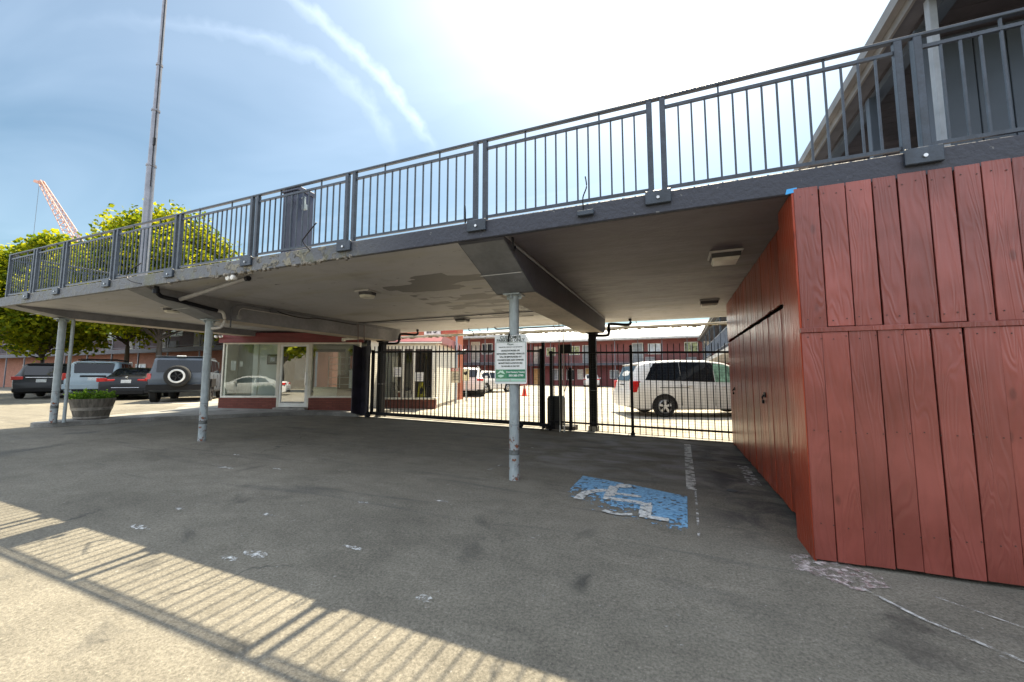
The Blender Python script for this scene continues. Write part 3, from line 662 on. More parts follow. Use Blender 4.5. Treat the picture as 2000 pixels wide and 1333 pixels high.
# lights under the canopy
lens = mat('lamp_lens', (0.55, 0.53, 0.46), 0.35)
house = mat('lamp_housing', (0.035, 0.035, 0.04), 0.4)
for x, y, s_, lab, rd in ((0.57, 5.15, 0.17, 'large square fixture with pale lens under the grimy right bay nearest the enclosure', 0), (0.62, 8.3, 0.17, 'small square fixture at the far end of the right bay', 0),
                      (-4.72, 5.25, 0.15, 'hexagonal looking fixture in the middle of the centre bay', 1), (-9.55, 5.0, 0.15, 'fixture under the left bay between the two left posts', 1), (-4.75, 8.55, 0.15, 'far fixture in the centre bay near the conduit', 0)):
    t = thing('canopy_light', lab, 'ceiling light', (x, y, 2.72), 0, 'lights under the canopy')
    MB().bbox((x - s_, y - s_, 2.695), (x + s_, y + s_, 2.7195), 0.006).build('mount_plate', mat('mount_grey', (0.42, 0.41, 0.4), 0.6), t)
    n = 8 if rd else 4
    mb = MB(); a0 = math.pi / n
    mb.lathe([(s_ * (1.0 if rd else 1.25), 2.694), (s_ * (0.95 if rd else 1.2), 2.645)], n, (0, 0, 0))
    mb.v = [(x + p[0] * math.cos(a0) - p[1] * math.sin(a0), y + p[0] * math.sin(a0) + p[1] * math.cos(a0), p[2]) for p in mb.v]; mb.build('housing', house, t)
    mb = MB(); mb.lathe([(s_ * (0.9 if rd else 1.15), 2.644), (s_ * (0.75 if rd else 1.0), 2.61), (0.0, 2.60)], n, (0, 0, 0))
    mb.v = [(x + p[0] * math.cos(a0) - p[1] * math.sin(a0), y + p[0] * math.sin(a0) + p[1] * math.cos(a0), p[2]) for p in mb.v]; mb.build('lens', lens, t)

# pipes and conduits
whp = mat('white_pipe', (0.5, 0.48, 0.45), 0.5, 0.12, 8)
t = thing('roof_drain', 'black pipe elbow leaving the fascia and running along the beam to a white elbow', 'pipe', (-7.55, 3.85, 2.7))
MB().tube(smoothpath([(-7.52, 3.70, 2.74), (-7.52, 3.72, 2.62), (-7.53, 3.80, 2.57), (-7.58, 4.05, 2.555), (-7.58, 4.66, 2.48)], 5), 0.033, 12).build('black_run', blk, t, True)
MB().lathe([(0.045, 2.60), (0.045, 2.67)], 14, (-7.52, 3.70, 0)).build('coupling', blk, t, True)
MB().tube(smoothpath([(-7.58, 4.66, 2.48), (-7.58, 4.76, 2.46), (-7.58, 4.80, 2.32), (-7.60, 4.76, 2.2), (-7.82, 4.74, 2.18)], 5), 0.026, 12).build('white_elbow', whp, t, True)
t = thing('soffit_pipe', 'pale grey capped pipe sloping across the soffit beside the left beam', 'pipe', (-7.5, 4.05, 2.62))
MB().tube([(-7.55, 4.06, 2.58), (-5.5, 3.74, 2.66)], 0.033, 14).build('pipe_run', mat('pipe_grey', (0.24, 0.23, 0.23), 0.5, 0.1, 6), t, True)
MB().tube([(-5.5, 3.74, 2.66), (-5.44, 3.73, 2.662)], 0.036, 14).build('end_cap', blk, t, True)
t = thing('conduit_run', 'dark conduit arching along the beam face above the office to the far post', 'conduit', (-7.62, 5.0, 2.6))
cg = mat('conduit_dark', (0.11, 0.115, 0.135), 0.5, 0.1, 6)
MB().tube(smoothpath([(-7.615, 4.93, 2.21), (-7.615, 4.94, 2.5), (-7.615, 5.0, 2.62), (-7.615, 5.15, 2.66), (-7.615, 5.8, 2.665), (-7.615, 8.2, 2.66), (-7.615, 9.5, 2.655)], 6), 0.012, 8).build('conduit', cg, t, True)
MB().bbox((-7.638, 5.70, 2.61), (-7.58, 5.84, 2.69), 0.005).build('junction_box', cg, t)
MB().tube(smoothpath([(-7.61, 5.85, 2.65), (-7.60, 6.2, 2.60), (-7.60, 6.6, 2.60), (-7.61, 6.9, 2.64), (-7.61, 8.1, 2.635)], 6), 0.01, 8).build('cable', blk, t, True)
t = thing('outlet_conduit', 'thin silver conduit curving down to a small grey box on the beam', 'conduit', (-7.62, 5.07, 2.42))
MB().tube(smoothpath([(-7.62, 5.075, 2.46), (-7.62, 5.08, 2.54), (-7.62, 5.14, 2.595), (-7.62, 5.3, 2.60), (-7.62, 6.4, 2.595)], 6), 0.008, 8).build('conduit', mat('conduit_bright', (0.42, 0.4, 0.38), 0.4), t, True)
MB().bbox((-7.638, 5.04, 2.38), (-7.59, 5.11, 2.46), 0.005).build('outlet_box', mat('outlet_grey', (0.3, 0.3, 0.3), 0.5), t)
t = thing('soffit_conduit', 'dark conduit crossing the soffit of the centre bay from beam to beam', 'conduit', (-5, 8.15, 2.70))
MB().tube([(-7.63, 8.2, 2.70), (-5.0, 8.12, 2.70), (-2.09, 8.1, 2.70)], 0.013, 8).build('conduit', cg, t, True)
MB().tube([(-7.63, 8.35, 2.705), (-3.0, 8.75, 2.705)], 0.007, 6).build('cable', cg, t, True)
t = thing('hanging_conduit', 'pair of thin reddish conduits dropping from the beam to the gate post', 'conduit', (-7.56, 8.3, 2.3))
for dy in (0.0, 0.22): MB().tube([(-7.6, 8.15 + dy, 2.66), (-7.6, 8.17 + dy, 2.2)], 0.012, 8).build('conduit', mat('conduit_plum', (0.12, 0.08, 0.09), 0.5), t, True)
t = thing('beam_conduit', 'pale painted conduit running along the joint of the middle beam and soffit', 'conduit', (-1.54, 6, 2.69))
MB().tube([(-1.54, 3.86, 2.695), (-1.54, 9.72, 2.695)], 0.017, 10).build('conduit', mat('conduit_slate', (0.2, 0.21, 0.23), 0.45), t, True)
MB().tube(smoothpath([(-1.50, 3.72, 2.74), (-1.50, 3.76, 2.6), (-1.52, 3.84, 2.64), (-1.54, 3.9, 2.69)]), 0.012, 8).build('cable', blk, t, True)
for x, y, lab in ((-1.62, 9.78, 'black downpipe elbow wrapping the end of the middle beam'), (-7.70, 9.78, 'black downpipe elbow wrapping the end of the beam above the office')):
    t = thing('downpipe', lab, 'pipe', (x, y, 2.4), 0, 'black elbows at the beam ends')
    MB().tube(smoothpath([(x - 0.16, y - 0.22, 2.275), (x + 0.10, y - 0.12, 2.275), (x + 0.17, y - 0.05, 2.32), (x + 0.17, y, 2.52), (x + 0.22, y + 0.08, 2.57), (x + 0.62, y + 0.2, 2.55), (x + 0.64, y + 0.2, 2.70)], 5), 0.035, 10).build('pipe_run', blk, t, True)
    MB().lathe([(0.046, 2.38), (0.046, 2.44)], 12, (x + 0.17, y - 0.02, 0)).build('coupling', blk, t, True)

# long gutter board behind the canopy and the bits hanging at the back edge
t = thing('gutter_board', 'long pale gutter stained with moss hanging behind the far edge of the canopy', 'gutter', (-2.5, 10.9, 2.58))
gm = mat('mossy_gutter', (0.62, 0.6, 0.54), 0.7, 0.1, 2.5, col2=(0.34, 0.31, 0.2), thresh=(0.52, 0.6), stretch=(1, 1, 6))
MB().bbox((-8.4, 10.86, 2.565), (2.45, 11.0, 2.625), 0.006).build('gutter', gm, t)
mb = MB()
for i in range(150):
    x = random.uniform(-8.3, 2.4); mb.obox((x, 10.9 + random.uniform(-0.03, 0.05), 2.562 + random.uniform(-0.02, 0.006)), (random.uniform(0.03, 0.12), 0.03, random.uniform(0.008, 0.03)), random.uniform(-0.5, 0.5), 0.3)
mb.build('leaf_litter', mat('dead_moss', (0.2, 0.17, 0.1), 0.9, 0.3, 20), t)
mb = MB()
for x in (-8.0, -5.4, -3.1, -0.9, 1.2): mb.bar((x, 10.93, 2.62), (x, 10.66, 2.75), 0.02, 0.006)
mb.build('strap', mat('strap_grey', (0.2, 0.2, 0.19), 0.5), t)
t = thing('overflow_pipe', 'dark horizontal overflow pipe under the back edge of the canopy', 'pipe', (-3.7, 10.5, 2.66))
MB().tube(smoothpath([(-4.78, 10.5, 2.72), (-4.72, 10.5, 2.665), (-4.5, 10.5, 2.655), (-2.75, 10.5, 2.655)], 4), 0.02, 8).build('pipe_run', cg, t, True)
MB().tube(smoothpath([(-5.62, 10.5, 2.72), (-5.6, 10.5, 2.66), (-5.48, 10.5, 2.62), (-5.46, 10.5, 2.53), (-5.38, 10.5, 2.51)], 4), 0.013, 6).build('cable_tail', blk, t, True)
MB().tube([(-5.0, 10.5, 2.72), (-5.0, 10.5, 2.6)], 0.014, 6).build('hanger', cg, t, True)

# ------------------------------------------------------------------ red board enclosure
def wood_mat(name, c1, c2, rough, seed, spec=0.5):
    m = bpy.data.materials.new(name); m.use_nodes = True
    N, L = m.node_tree.nodes, m.node_tree.links; b = N['Principled BSDF']
    b.inputs['Roughness'].default_value = rough; b.inputs['Specular IOR Level'].default_value = spec
    tc = N.new('ShaderNodeTexCoord'); g = N.new('ShaderNodeNewGeometry')
    ad = N.new('ShaderNodeVectorMath'); ad.operation = 'ADD'; cb = N.new('ShaderNodeCombineXYZ')
    mm = N.new('ShaderNodeMath'); mm.operation = 'MULTIPLY'; mm.inputs[1].default_value = 47 + seed; L.new(g.outputs['Random Per Island'], mm.inputs[0])
    L.new(mm.outputs[0], cb.inputs[0]); L.new(mm.outputs[0], cb.inputs[2]); L.new(tc.outputs['Object'], ad.inputs[0]); L.new(cb.outputs[0], ad.inputs[1])
    mp = N.new('ShaderNodeMapping'); mp.inputs['Scale'].default_value = (4.2, 4.2, 0.55); L.new(ad.outputs[0], mp.inputs[0])
    n0 = N.new('ShaderNodeTexNoise'); n0.inputs['Scale'].default_value = 1.6; n0.inputs['Detail'].default_value = 2; n0.inputs['Distortion'].default_value = 0.8; L.new(mp.outputs[0], n0.inputs['Vector'])
    # cathedral grain: repeating contour lines of a stretched noise
    fr = N.new('ShaderNodeMath'); fr.operation = 'MULTIPLY'; fr.inputs[1].default_value = 70; L.new(n0.outputs[0], fr.inputs[0])
    sn = N.new('ShaderNodeMath'); sn.operation = 'SINE'; L.new(fr.outputs[0], sn.inputs[0])
    n1 = N.new('ShaderNodeTexNoise'); n1.inputs['Scale'].default_value = 1.7; n1.inputs['Detail'].default_value = 6; L.new(ad.outputs[0], n1.inputs['Vector'])
    rp = N.new('ShaderNodeValToRGB'); L.new(n1.outputs[0], rp.inputs[0]); rp.color_ramp.elements[0].position = 0.38; rp.color_ramp.elements[1].position = 0.66
    rp.color_ramp.elements[0].color = (*c1, 1); rp.color_ramp.elements[1].color = (*c2, 1)
    m1 = N.new('ShaderNodeMapRange'); m1.inputs[1].default_value = -1; m1.inputs[2].default_value = 1; m1.inputs[3].default_value = 0.965; m1.inputs[4].default_value = 1.02; L.new(sn.outputs[0], m1.inputs[0])
    m2 = N.new('ShaderNodeMapRange'); m2.inputs[3].default_value = 0.86; m2.inputs[4].default_value = 1.14; L.new(g.outputs['Random Per Island'], m2.inputs[0])
    s1 = N.new('ShaderNodeVectorMath'); s1.operation = 'SCALE'; L.new(rp.outputs[0], s1.inputs[0]); L.new(m1.outputs[0], s1.inputs['Scale'])
    s2 = N.new('ShaderNodeVectorMath'); s2.operation = 'SCALE'; L.new(s1.outputs[0], s2.inputs[0]); L.new(m2.outputs[0], s2.inputs['Scale'])
    # knots
    vo = N.new('ShaderNodeTexVoronoi'); vo.inputs['Scale'].default_value = 1.0
    mpk = N.new('ShaderNodeMapping'); mpk.inputs['Scale'].default_value = (5.0, 5.0, 2.2); L.new(ad.outputs[0], mpk.inputs[0]); L.new(mpk.outputs[0], vo.inputs['Vector'])
    kr = N.new('ShaderNodeMapRange'); kr.inputs[1].default_value = 0.05; kr.inputs[2].default_value = 0.11; kr.inputs[3].default_value = 0.6; kr.inputs[4].default_value = 0.0; L.new(vo.outputs['Distance'], kr.inputs[0])
    mx = N.new('ShaderNodeMix'); mx.data_type = 'RGBA'; L.new(kr.outputs[0], mx.inputs[0]); L.new(s2.outputs[0], mx.inputs[6]); mx.inputs[7].default_value = (c1[0] * 0.45, c1[1] * 0.45, c1[2] * 0.45, 1)
    L.new(mx.outputs[2], b.inputs['Base Color'])
    ah = N.new('ShaderNodeMath'); ah.operation = 'MULTIPLY_ADD'; L.new(sn.outputs[0], ah.inputs[0]); ah.inputs[1].default_value = 0.28; L.new(n1.outputs[0], ah.inputs[2])
    n3 = N.new('ShaderNodeTexNoise'); n3.inputs['Scale'].default_value = 6; n3.inputs['Detail'].default_value = 8; L.new(mp.outputs[0], n3.inputs['Vector'])
    a3 = N.new('ShaderNodeMath'); a3.operation = 'ADD'; L.new(ah.outputs[0], a3.inputs[0]); L.new(n3.outputs[0], a3.inputs[1])
    bp = N.new('ShaderNodeBump'); bp.inputs['Strength'].default_value = 0.6; bp.inputs['Distance'].default_value = 0.005; L.new(a3.outputs[0], bp.inputs['Height']); L.new(bp.outputs[0], b.inputs['Normal'])
    return m
red_front = wood_mat('red_stained_boards', (0.165, 0.038, 0.027), (0.26, 0.068, 0.054), 0.34, 0)
red_gloss = wood_mat('glossy_red_boards', (0.21, 0.032, 0.014), (0.34, 0.055, 0.024), 0.3, 5, 0.25)
enc = thing('board_enclosure', 'tall red stained board enclosure with two plank doors at the right of the driveway', 'enclosure', (0.9, 3.6, 0))
def boards(x0, x1, z0, z1, bw, gap, name, axis, at, thick, m, zfun=None, jog=0.004):
    """a row of upright boards, each a chamfered plank of its own with slightly uneven ends and gaps"""
    mb = MB(); x = x0
    while x < x1 - 0.03:
        w = min(bw * random.uniform(0.85, 1.12), x1 - x)
        zb = (zfun(x) if zfun else z0) + random.uniform(0, 0.014); dy = random.uniform(0, jog)
        g = gap * random.choice((0.25, 0.5, 0.9, 1.3, 1.7))
        lean = random.uniform(-0.003, 0.003)
        t = MB().bbox((0, 0, 0), (w - g, thick, z1 - zb - random.uniform(0, 0.008)), 0.003)
        for p in t.v:
            q = p[0] + lean * p[2]
            mb.v.append((x + q, at + dy + p[1], zb + p[2]) if axis == 'X' else (at - dy - p[1], x + q, zb + p[2]))
        n = len(mb.v) - len(t.v); mb.f += [tuple(i + n for i in f) for f in t.f]
        x += w
    return mb.build(name, m, enc)
XE = 0.885
boards(XE, 4.6, 1.655, 2.735, 0.148, 0.007, 'upper_boards', 'X', YF - 0.026, 0.02, red_front)
boards(XE - 0.012, 4.6, 0.02, 1.628, 0.152, 0.006, 'lower_boards', 'X', YF - 0.036, 0.022, red_front, zfun=lambda x: 0.015 + 0.012 * max(0, x - 1.2))
MB().bbox((XE - 0.016, YF - 0.045, 1.624), (4.6, YF - 0.006, 1.66), 0.003).build('ledger', red_front, enc)
mb = MB(); x = XE + 0.035
while x < 4.5:
    for z_, y_ in ((2.66, YF - 0.027), (1.72, YF - 0.027), (1.58, YF - 0.037), (0.92, YF - 0.037), (0.26, YF - 0.037)):
        mb.lathe([(0.0, -0.001), (0.0045, -0.0005), (0.0045, 0.002)], 8, (x + random.uniform(-0.008, 0.008), y_, z_ + random.uniform(-0.012, 0.012)), 'Y')
    x += 0.076
nl = mb.build('nail_heads', mat('rusty_nail', (0.05, 0.02, 0.015), 0.7), enc); nl['kind'] = 'stuff'
MB().bbox((XE - 0.016, YF - 0.02, 0.0), (XE + 0.0, YF + 0.42, 2.715), 0.003).build('return_board', red_gloss, enc)
XS = 0.985
boards(YF + 0.02, 8.85, 1.99, 2.718, 0.15, 0.004, 'side_boards', 'Y', XS + 0.0, 0.02, red_gloss)
def door(y0, y1, nm):
    mb_ = boards(y0, y1, 0.06, 1.955, 0.15, 0.004, 'door', 'Y', XS + 0.004, 0.022, red_gloss, zfun=lambda x: 0.05)
    return mb_
d1 = door(YF + 0.52, 6.32, 'a'); d2 = door(6.36, 8.85, 'b')
boards(YF + 0.02, YF + 0.5, 0.03, 1.96, 0.15, 0.004, 'side_boards', 'Y', XS, 0.02, red_gloss)
for d_, y in ((d1, 5.55), (d2, 8.2)):
    l_ = MB().bbox((XS - 0.03, y - 0.05, 1.06), (XS - 0.019, y + 0.05, 1.12), 0.004).tube([(XS - 0.035, y, 1.09), (XS - 0.05, y, 1.06), (XS - 0.04, y, 1.0)], 0.01, 8).build('latch', blk, d_)
    MB().bbox((XS - 0.055, y - 0.02, 0.99), (XS - 0.03, y + 0.02, 1.03), 0.006).build('padlock', blk, l_)
MB().box((XS + 0.10, YF + 0.05, 0.03), (XS + 0.14, 8.85, 2.715)).build('inner_backing', mat('dark_backing', (0.02, 0.015, 0.013), 0.9), enc)
MB().box((XS + 0.14, YF + 0.04, 0.03), (4.6, YF + 0.08, 2.715)).build('inner_backing', mat('dark_backing', (0.02, 0.015, 0.013), 0.9), enc)
MB().box((XS, 8.86, 0.0), (4.6, 8.90, 2.70)).build('rear_wall', red_gloss, enc)

# ------------------------------------------------------------------ sliding gate, fence, motor
YG = 9.2
def picket(parent, x, z0, z1, y=YG, w=0.009):
    mb = MB(); mb.box((x - w, y - w, z0), (x + w, y + w, z1 - 0.03))
    mb.add([(x - w, y - w, z1 - 0.03), (x + w, y - w, z1 - 0.03), (x + w, y + w, z1 - 0.03), (x - w, y + w, z1 - 0.03), (x, y, z1)], [(0, 1, 4), (1, 2, 4), (2, 3, 4), (3, 0, 4)])
    mb.build('picket', blk, parent)
wire_m = mat('wire_mesh_metal', (0.05, 0.05, 0.045), 0.5)
def wire_mesh(x0, x1, zl, zh, name, parent, y):
    mb = MB(); w = 0.0016
    k = int((x1 - x0) / 0.055)
    for i in range(k + 1):
        x = x0 + (x1 - x0) * i / k; mb.box((x - w, y - w, gz(x) + zl), (x + w, y + w, gz(x) + zh))
    k = int((zh - zl) / 0.055)
    for i in range(k + 1):
        z = zl + (zh - zl) * i / k; mb.bar((x0, y + 0.004, gz(x0) + z), (x1, y + 0.004, gz(x1) + z), 0.003)
    return mb.build(name, wire_m, parent)
g0, g1 = -8.0, -2.98
gate = thing('sliding_gate', 'long black picket sliding gate closed across the driveway between the office and the motor', 'gate', (g0, YG, gz(g0)))
def zline(x): return 0.10 + gz(x) * 0.98
mb = MB()
mb.bar((g0, YG, gz(g0) + 0.115), (g1, YG, gz(g1) + 0.115), 0.06, 0.085); mb.bar((g0, YG, gz(g0) + 1.845), (g1, YG, gz(g1) + 1.845), 0.035, 0.045)
mb.build('frame', blk, gate)
n = 42
for i in range(n):
    x = g0 + 0.06 + (g1 - g0 - 0.12) * i / (n - 1); picket(gate, x, gz(x) + 0.12, gz(x) + 2.02)
for x in (g0, g1): MB().bbox((x - 0.03, YG - 0.03, gz(x) + 0.07), (x + 0.03, YG + 0.03, gz(x) + 1.9), 0.004).build('stile', blk, gate)
wire_mesh(g0 + 0.04, g1 - 0.04, 0.16, 1.82, 'wire_mesh', gate, YG + 0.02)
for x in (g0 - 0.05, g1 - 0.5):
    w_ = MB().lathe([(0.03, -0.022), (0.075, -0.022), (0.083, -0.01), (0.083, 0.01), (0.075, 0.022), (0.03, 0.022)], 20, (x, YG - 0.07, gz(x) + 0.086), 'Y').build('wheel', blk, gate, True)
    MB().lathe([(0.0, -0.026), (0.028, -0.026)], 14, (x, YG - 0.07, gz(x) + 0.086), 'Y').build('hub', mat('hub_grey', (0.3, 0.3, 0.3), 0.5), w_, True)
# perforated catch screen at the left end
scr = thing('gate_screen', 'dark folded sheet metal catch screen standing at the left end of the sliding gate', 'gate post', (-8.25, YG, gz(-8.25)))
purp = mat('dark_plum_paint', (0.03, 0.028, 0.045), 0.4, 0.25, 3)
zb = gz(-8.25)
MB().prism([(8.86, zb + 0.14), (9.20, zb + 0.05), (9.20, zb + 1.98), (8.86, zb + 2.03)], -8.42, -8.395, 'X').build('side_sheet', purp, scr)
MB().bbox((-8.42, 9.20, zb + 0.03), (-8.12, 9.225, zb + 2.02), 0.004).build('back_sheet', purp, scr)
MB().bbox((-8.17, 9.12, zb), (-8.08, 9.20, zb + 2.25), 0.006).build('post', purp, scr)
MB().prism([(-8.17, zb + 1.72), (-8.03, zb + 1.72), (-7.98, zb + 1.86), (-8.01, zb + 2.0), (-8.1, zb + 2.03), (-8.17, zb + 1.98)], 9.10, 9.118, 'Y').build('catch_plate', purp, scr)
MB().bbox((-8.45, 8.98, zb + 1.5), (-8.425, 9.03, zb + 1.56), 0.004).build('hinge', blk, scr)
mb = MB()
for zz_ in (0.35, 0.7, 1.05, 1.4, 1.75): mb.bar((-8.435, 8.88, zb + zz_), (-8.435, 9.19, zb + zz_ - 0.02), 0.012)
mb.build('stiffener', purp, scr)

fx = [-2.05, -0.9, 1.06]
fen = thing('picket_fence', 'black picket fence with ball topped post between the motor and the red enclosure', 'fence', (-0.9, YG, 0))
for a, b in ((-2.78, -2.05), (-2.05, -0.93), (-0.87, 1.06)):
    mb = MB()
    for z in (0.20, 1.80): mb.bar((a, YG, z + gz(a)), (b, YG, z + gz(b)), 0.032, 0.04)
    mb.build('rail', blk, fen)
    k = max(2, int(round((b - a) / 0.123)))
    for i in range(1, k):
        x = a + (b - a) * i / k; picket(fen, x, gz(x) + 0.03, gz(x) + 2.0, w=0.0085)
    wire_mesh(a + 0.02, b - 0.02, 0.08, 1.78, 'wire_mesh', fen, YG + 0.02)
po = MB().bbox((-0.93, YG - 0.03, 0.0), (-0.87, YG + 0.03, 1.93), 0.006).lathe([(0.0, 0.0), (0.03, 0.005), (0.036, 0.035), (0.025, 0.065), (0.0, 0.078)], 14, (-0.9, YG, 1.93)).build('post', blk, fen)
MB().bbox((-0.945, YG - 0.045, 0.0), (-0.855, YG + 0.045, 0.1), 0.01).build('foot_plate', blk, po)

mo = thing('gate_motor', 'black rounded gate motor cabinet with control box on its post', 'gate motor', (-2.6, 9.35, gz(-2.6)))
zb = gz(-2.6)
MB().prism([(-2.86, zb + 0.1), (-2.5, zb + 0.1), (-2.5, zb + 0.72), (-2.53, zb + 0.78), (-2.83, zb + 0.78), (-2.86, zb + 0.72)], 9.32, 9.62, 'Y').build('cabinet', mat('black_plastic', (0.02, 0.018, 0.018), 0.45, 0.1, 8, bump=0.1), mo)
MB().bbox((-2.9, 9.28, zb - 0.02), (-2.2, 9.66, zb + 0.10), 0.01).build('base_plate', mat('cast_iron', (0.06, 0.055, 0.05), 0.7, 0.3, 9), mo)
for x, h in ((-2.94, 2.06), (-2.74, 1.85), (-2.52, 1.85), (-2.28, 1.45)): MB().bbox((x - 0.035, 9.24, zb), (x + 0.035, 9.31, zb + h), 0.006).build('guide_post', blk, mo)
MB().bbox((-2.5, 9.17, zb + 1.78), (-2.24, 9.3, zb + 1.99), 0.012).build('control_box', blk, mo)
mb = MB().tube(smoothpath([(-2.38, 9.2, zb + 1.8), (-2.36, 9.15, zb + 1.5), (-2.3, 9.17, zb + 1.3), (-2.4, 9.2, zb + 0.9)]), 0.01, 6)
mb.build('cable', blk, mo, True)
mb = MB(); mb.obox((-2.88, 9.1, zb + 0.12), (0.2, 0.05, 0.07), 0.3); mb.obox((-2.72, 9.08, zb + 0.06), (0.05, 0.09, 0.10)); mb.build('chain_guide', blk, mo)
MB().lathe([(0.0, -0.004), (0.028, -0.004)], 14, (-2.74, 9.03, zb + 0.10), 'Y').build('roller', mat('hub_grey', (0.3, 0.3, 0.3), 0.5), mo)
for x, lab in ((-2.47, 'thin pale upright conduit with white foot, left one of the pair by the gate motor'), (-2.37, 'thin pale upright conduit with white foot, right one of the pair by the gate motor')):
    t = thing('riser_conduit', lab, 'conduit', (x, 9.02, gz(x)), 0, 'risers by the gate motor')
    MB().tube([(x, 9.02, gz(x)), (x, 9.02, 2.72)], 0.010, 8).build('riser', mat('riser_pale', (0.45, 0.42, 0.36), 0.5), t, True)
    MB().lathe([(0.018, 0.0), (0.018, 0.14), (0.012, 0.15)], 12, (x, 9.02, gz(x))).build('sleeve', mat('sleeve_white', (0.7, 0.7, 0.68), 0.5), t, True)

# ------------------------------------------------------------------ towing sign on the middle post
t = thing('parking_sign', 'white and green customer parking only towing sign fixed to the middle post', 'sign', (-1.88, 4.62, 1.23))
sx, sy, sz0, sz1 = -1.885, 4.615, 1.215, 1.815; hw = 0.212
def rr_poly(x0, x1, z0, z1, r, k=4):
    pts = []
    for cx, cz, a0 in ((x1 - r, z0 + r, -90), (x1 - r, z1 - r, 0), (x0 + r, z1 - r, 90), (x0 + r, z0 + r, 180)):
        for i in range(k + 1):
            a = R(a0 + 90 * i / k); pts.append((cx + r * math.cos(a), cz + r * math.sin(a)))
    return pts
white_s = mat('sign_white', (0.72, 0.74, 0.74), 0.4, 0.04, 5)
green_s = mat('sign_green', (0.03, 0.2, 0.11), 0.4, 0.06, 5)
dark_s = mat('sign_dark_green', (0.03, 0.055, 0.045), 0.4)
pl = MB().prism(rr_poly(sx - hw, sx + hw, sz0, sz1, 0.02), sy, sy + 0.004, 'Y').build('plate', white_s, t)
def ring_frame(x0, x1, z0, z1, w, y, m, nm):
    mb = MB(); mb.box((x0, y, z0), (x1, y + 0.0012, z0 + w)).box((x0, y, z1 - w), (x1, y + 0.0012, z1)).box((x0, y, z0 + w), (x0 + w, y + 0.0012, z1 - w)).box((x1 - w, y, z0 + w), (x1, y + 0.0012, z1 - w))
    return mb.build(nm, m, t)
ring_frame(sx - hw + 0.012, sx + hw - 0.012, sz0 + 0.022, sz1 - 0.088, 0.004, sy - 0.0015, mat('border_green', (0.02, 0.13, 0.08), 0.4), 'border')
MB().prism(rr_poly(sx - hw + 0.018, sx + hw - 0.018, sz0 + 0.062, sz0 + 0.175, 0.006), sy - 0.002, sy - 0.0005, 'Y').build('green_panel', green_s, t)
MB().prism(rr_poly(sx - hw + 0.018, sx - 0.05, sz0 + 0.062, sz0 + 0.175, 0.006), sy - 0.0032, sy - 0.0022, 'Y').build('pale_green_panel', mat('sign_mid_green', (0.07, 0.26, 0.13), 0.4), t)
MB().prism(rr_poly(sx - hw + 0.02, sx + hw - 0.02, sz0 + 0.030, sz0 + 0.055, 0.008), sy - 0.002, sy - 0.0005, 'Y').build('mint_strip', mat('sign_mint', (0.35, 0.6, 0.48), 0.4), t)
def L3(x, z, y=sy - 0.004): return Vector((x, y, z)) - Vector((-1.88, 4.62, 1.23))
lettering('lettering', 'CUSTOMER', 0.052, dark_s, t, L3(sx, sz1 - 0.028), bold=0.0006, xs=1.05)
lettering('lettering', 'PARKING ONLY', 0.052, dark_s, t, L3(sx, sz1 - 0.066), bold=0.0006, xs=1.0)
lettering('lettering', 'Please', 0.034, mat('sign_grey_green', (0.12, 0.18, 0.16), 0.5), t, L3(sx, sz1 - 0.113))
for i, (s_, z_) in enumerate((('respect the customer reserved spaces', 0.146),)): lettering('lettering', s_, 0.0205, dark_s, t, L3(sx, sz1 - z_))
for i, s_ in enumerate(('UNAUTHORIZED OR', 'IMPROPERLY PARKED VEHICLES', 'WILL BE IMPOUNDED AT', "OWNER'S RISK AND EXPENSE", 'MONITORED & ENFORCED', '24 HOURS A DAY BY')):
    lettering('lettering', s_, 0.0262, dark_s, t, L3(sx, sz1 - 0.193 - 0.0385 * i), bold=0.0004)
wl_ = mat('letter_white', (0.85, 0.87, 0.86), 0.4)
lettering('lettering', '21st Century Towing', 0.0285, wl_, t, L3(sx + 0.068, sz0 + 0.143), bold=0.0006)
lettering('lettering', '503-285-7799', 0.034, wl_, t, L3(sx + 0.075, sz0 + 0.100), bold=0.0008)
mb = MB(); mb.prism([(sx - 0.185, sz0 + 0.12), (sx - 0.135, sz0 + 0.165), (sx - 0.125, sz0 + 0.155), (sx - 0.105, sz0 + 0.165), (sx - 0.07, sz0 + 0.12), (sx - 0.11, sz0 + 0.128), (sx - 0.13, sz0 + 0.14), (sx - 0.15, sz0 + 0.128)], sy - 0.0045, sy - 0.0035, 'Y')
mb.prism([(sx - 0.165, sz0 + 0.09), (sx - 0.13, sz0 + 0.075), (sx - 0.09, sz0 + 0.09), (sx - 0.09, sz0 + 0.105), (sx - 0.13, sz0 + 0.112), (sx - 0.165, sz0 + 0.105)], sy - 0.0045, sy - 0.0035, 'Y')
mb.build('emblem', mat('emblem_mint', (0.55, 0.75, 0.62), 0.4), t)
for z in (sz1 - 0.012, sz0 + 0.045): MB().lathe([(0.0, -0.012), (0.008, -0.012), (0.009, 0.0)], 10, (sx - 0.0, sy - 0.001, z), 'Y').build('bolt', mat('zinc', (0.5, 0.5, 0.5), 0.35, 0.1, 5, metal=0.8), t)
MB().tube([(sx - 0.005, sy - 0.02, sz1 + 0.02), (sx - 0.012, sy - 0.03, sz1 - 0.02), (sx - 0.018, sy - 0.02, sz1 - 0.085)], 0.012, 8).build('cable_tie', blk, t, True)
mb = MB()
for z in (sz0 + 0.1, sz1 - 0.1): mb.lathe([(0.065, z - 0.008), (0.065, z + 0.008)], 20, (-1.87, 4.70, 0))
mb.build('clamp_band', mat('zinc', (0.5, 0.5, 0.5), 0.35), t)

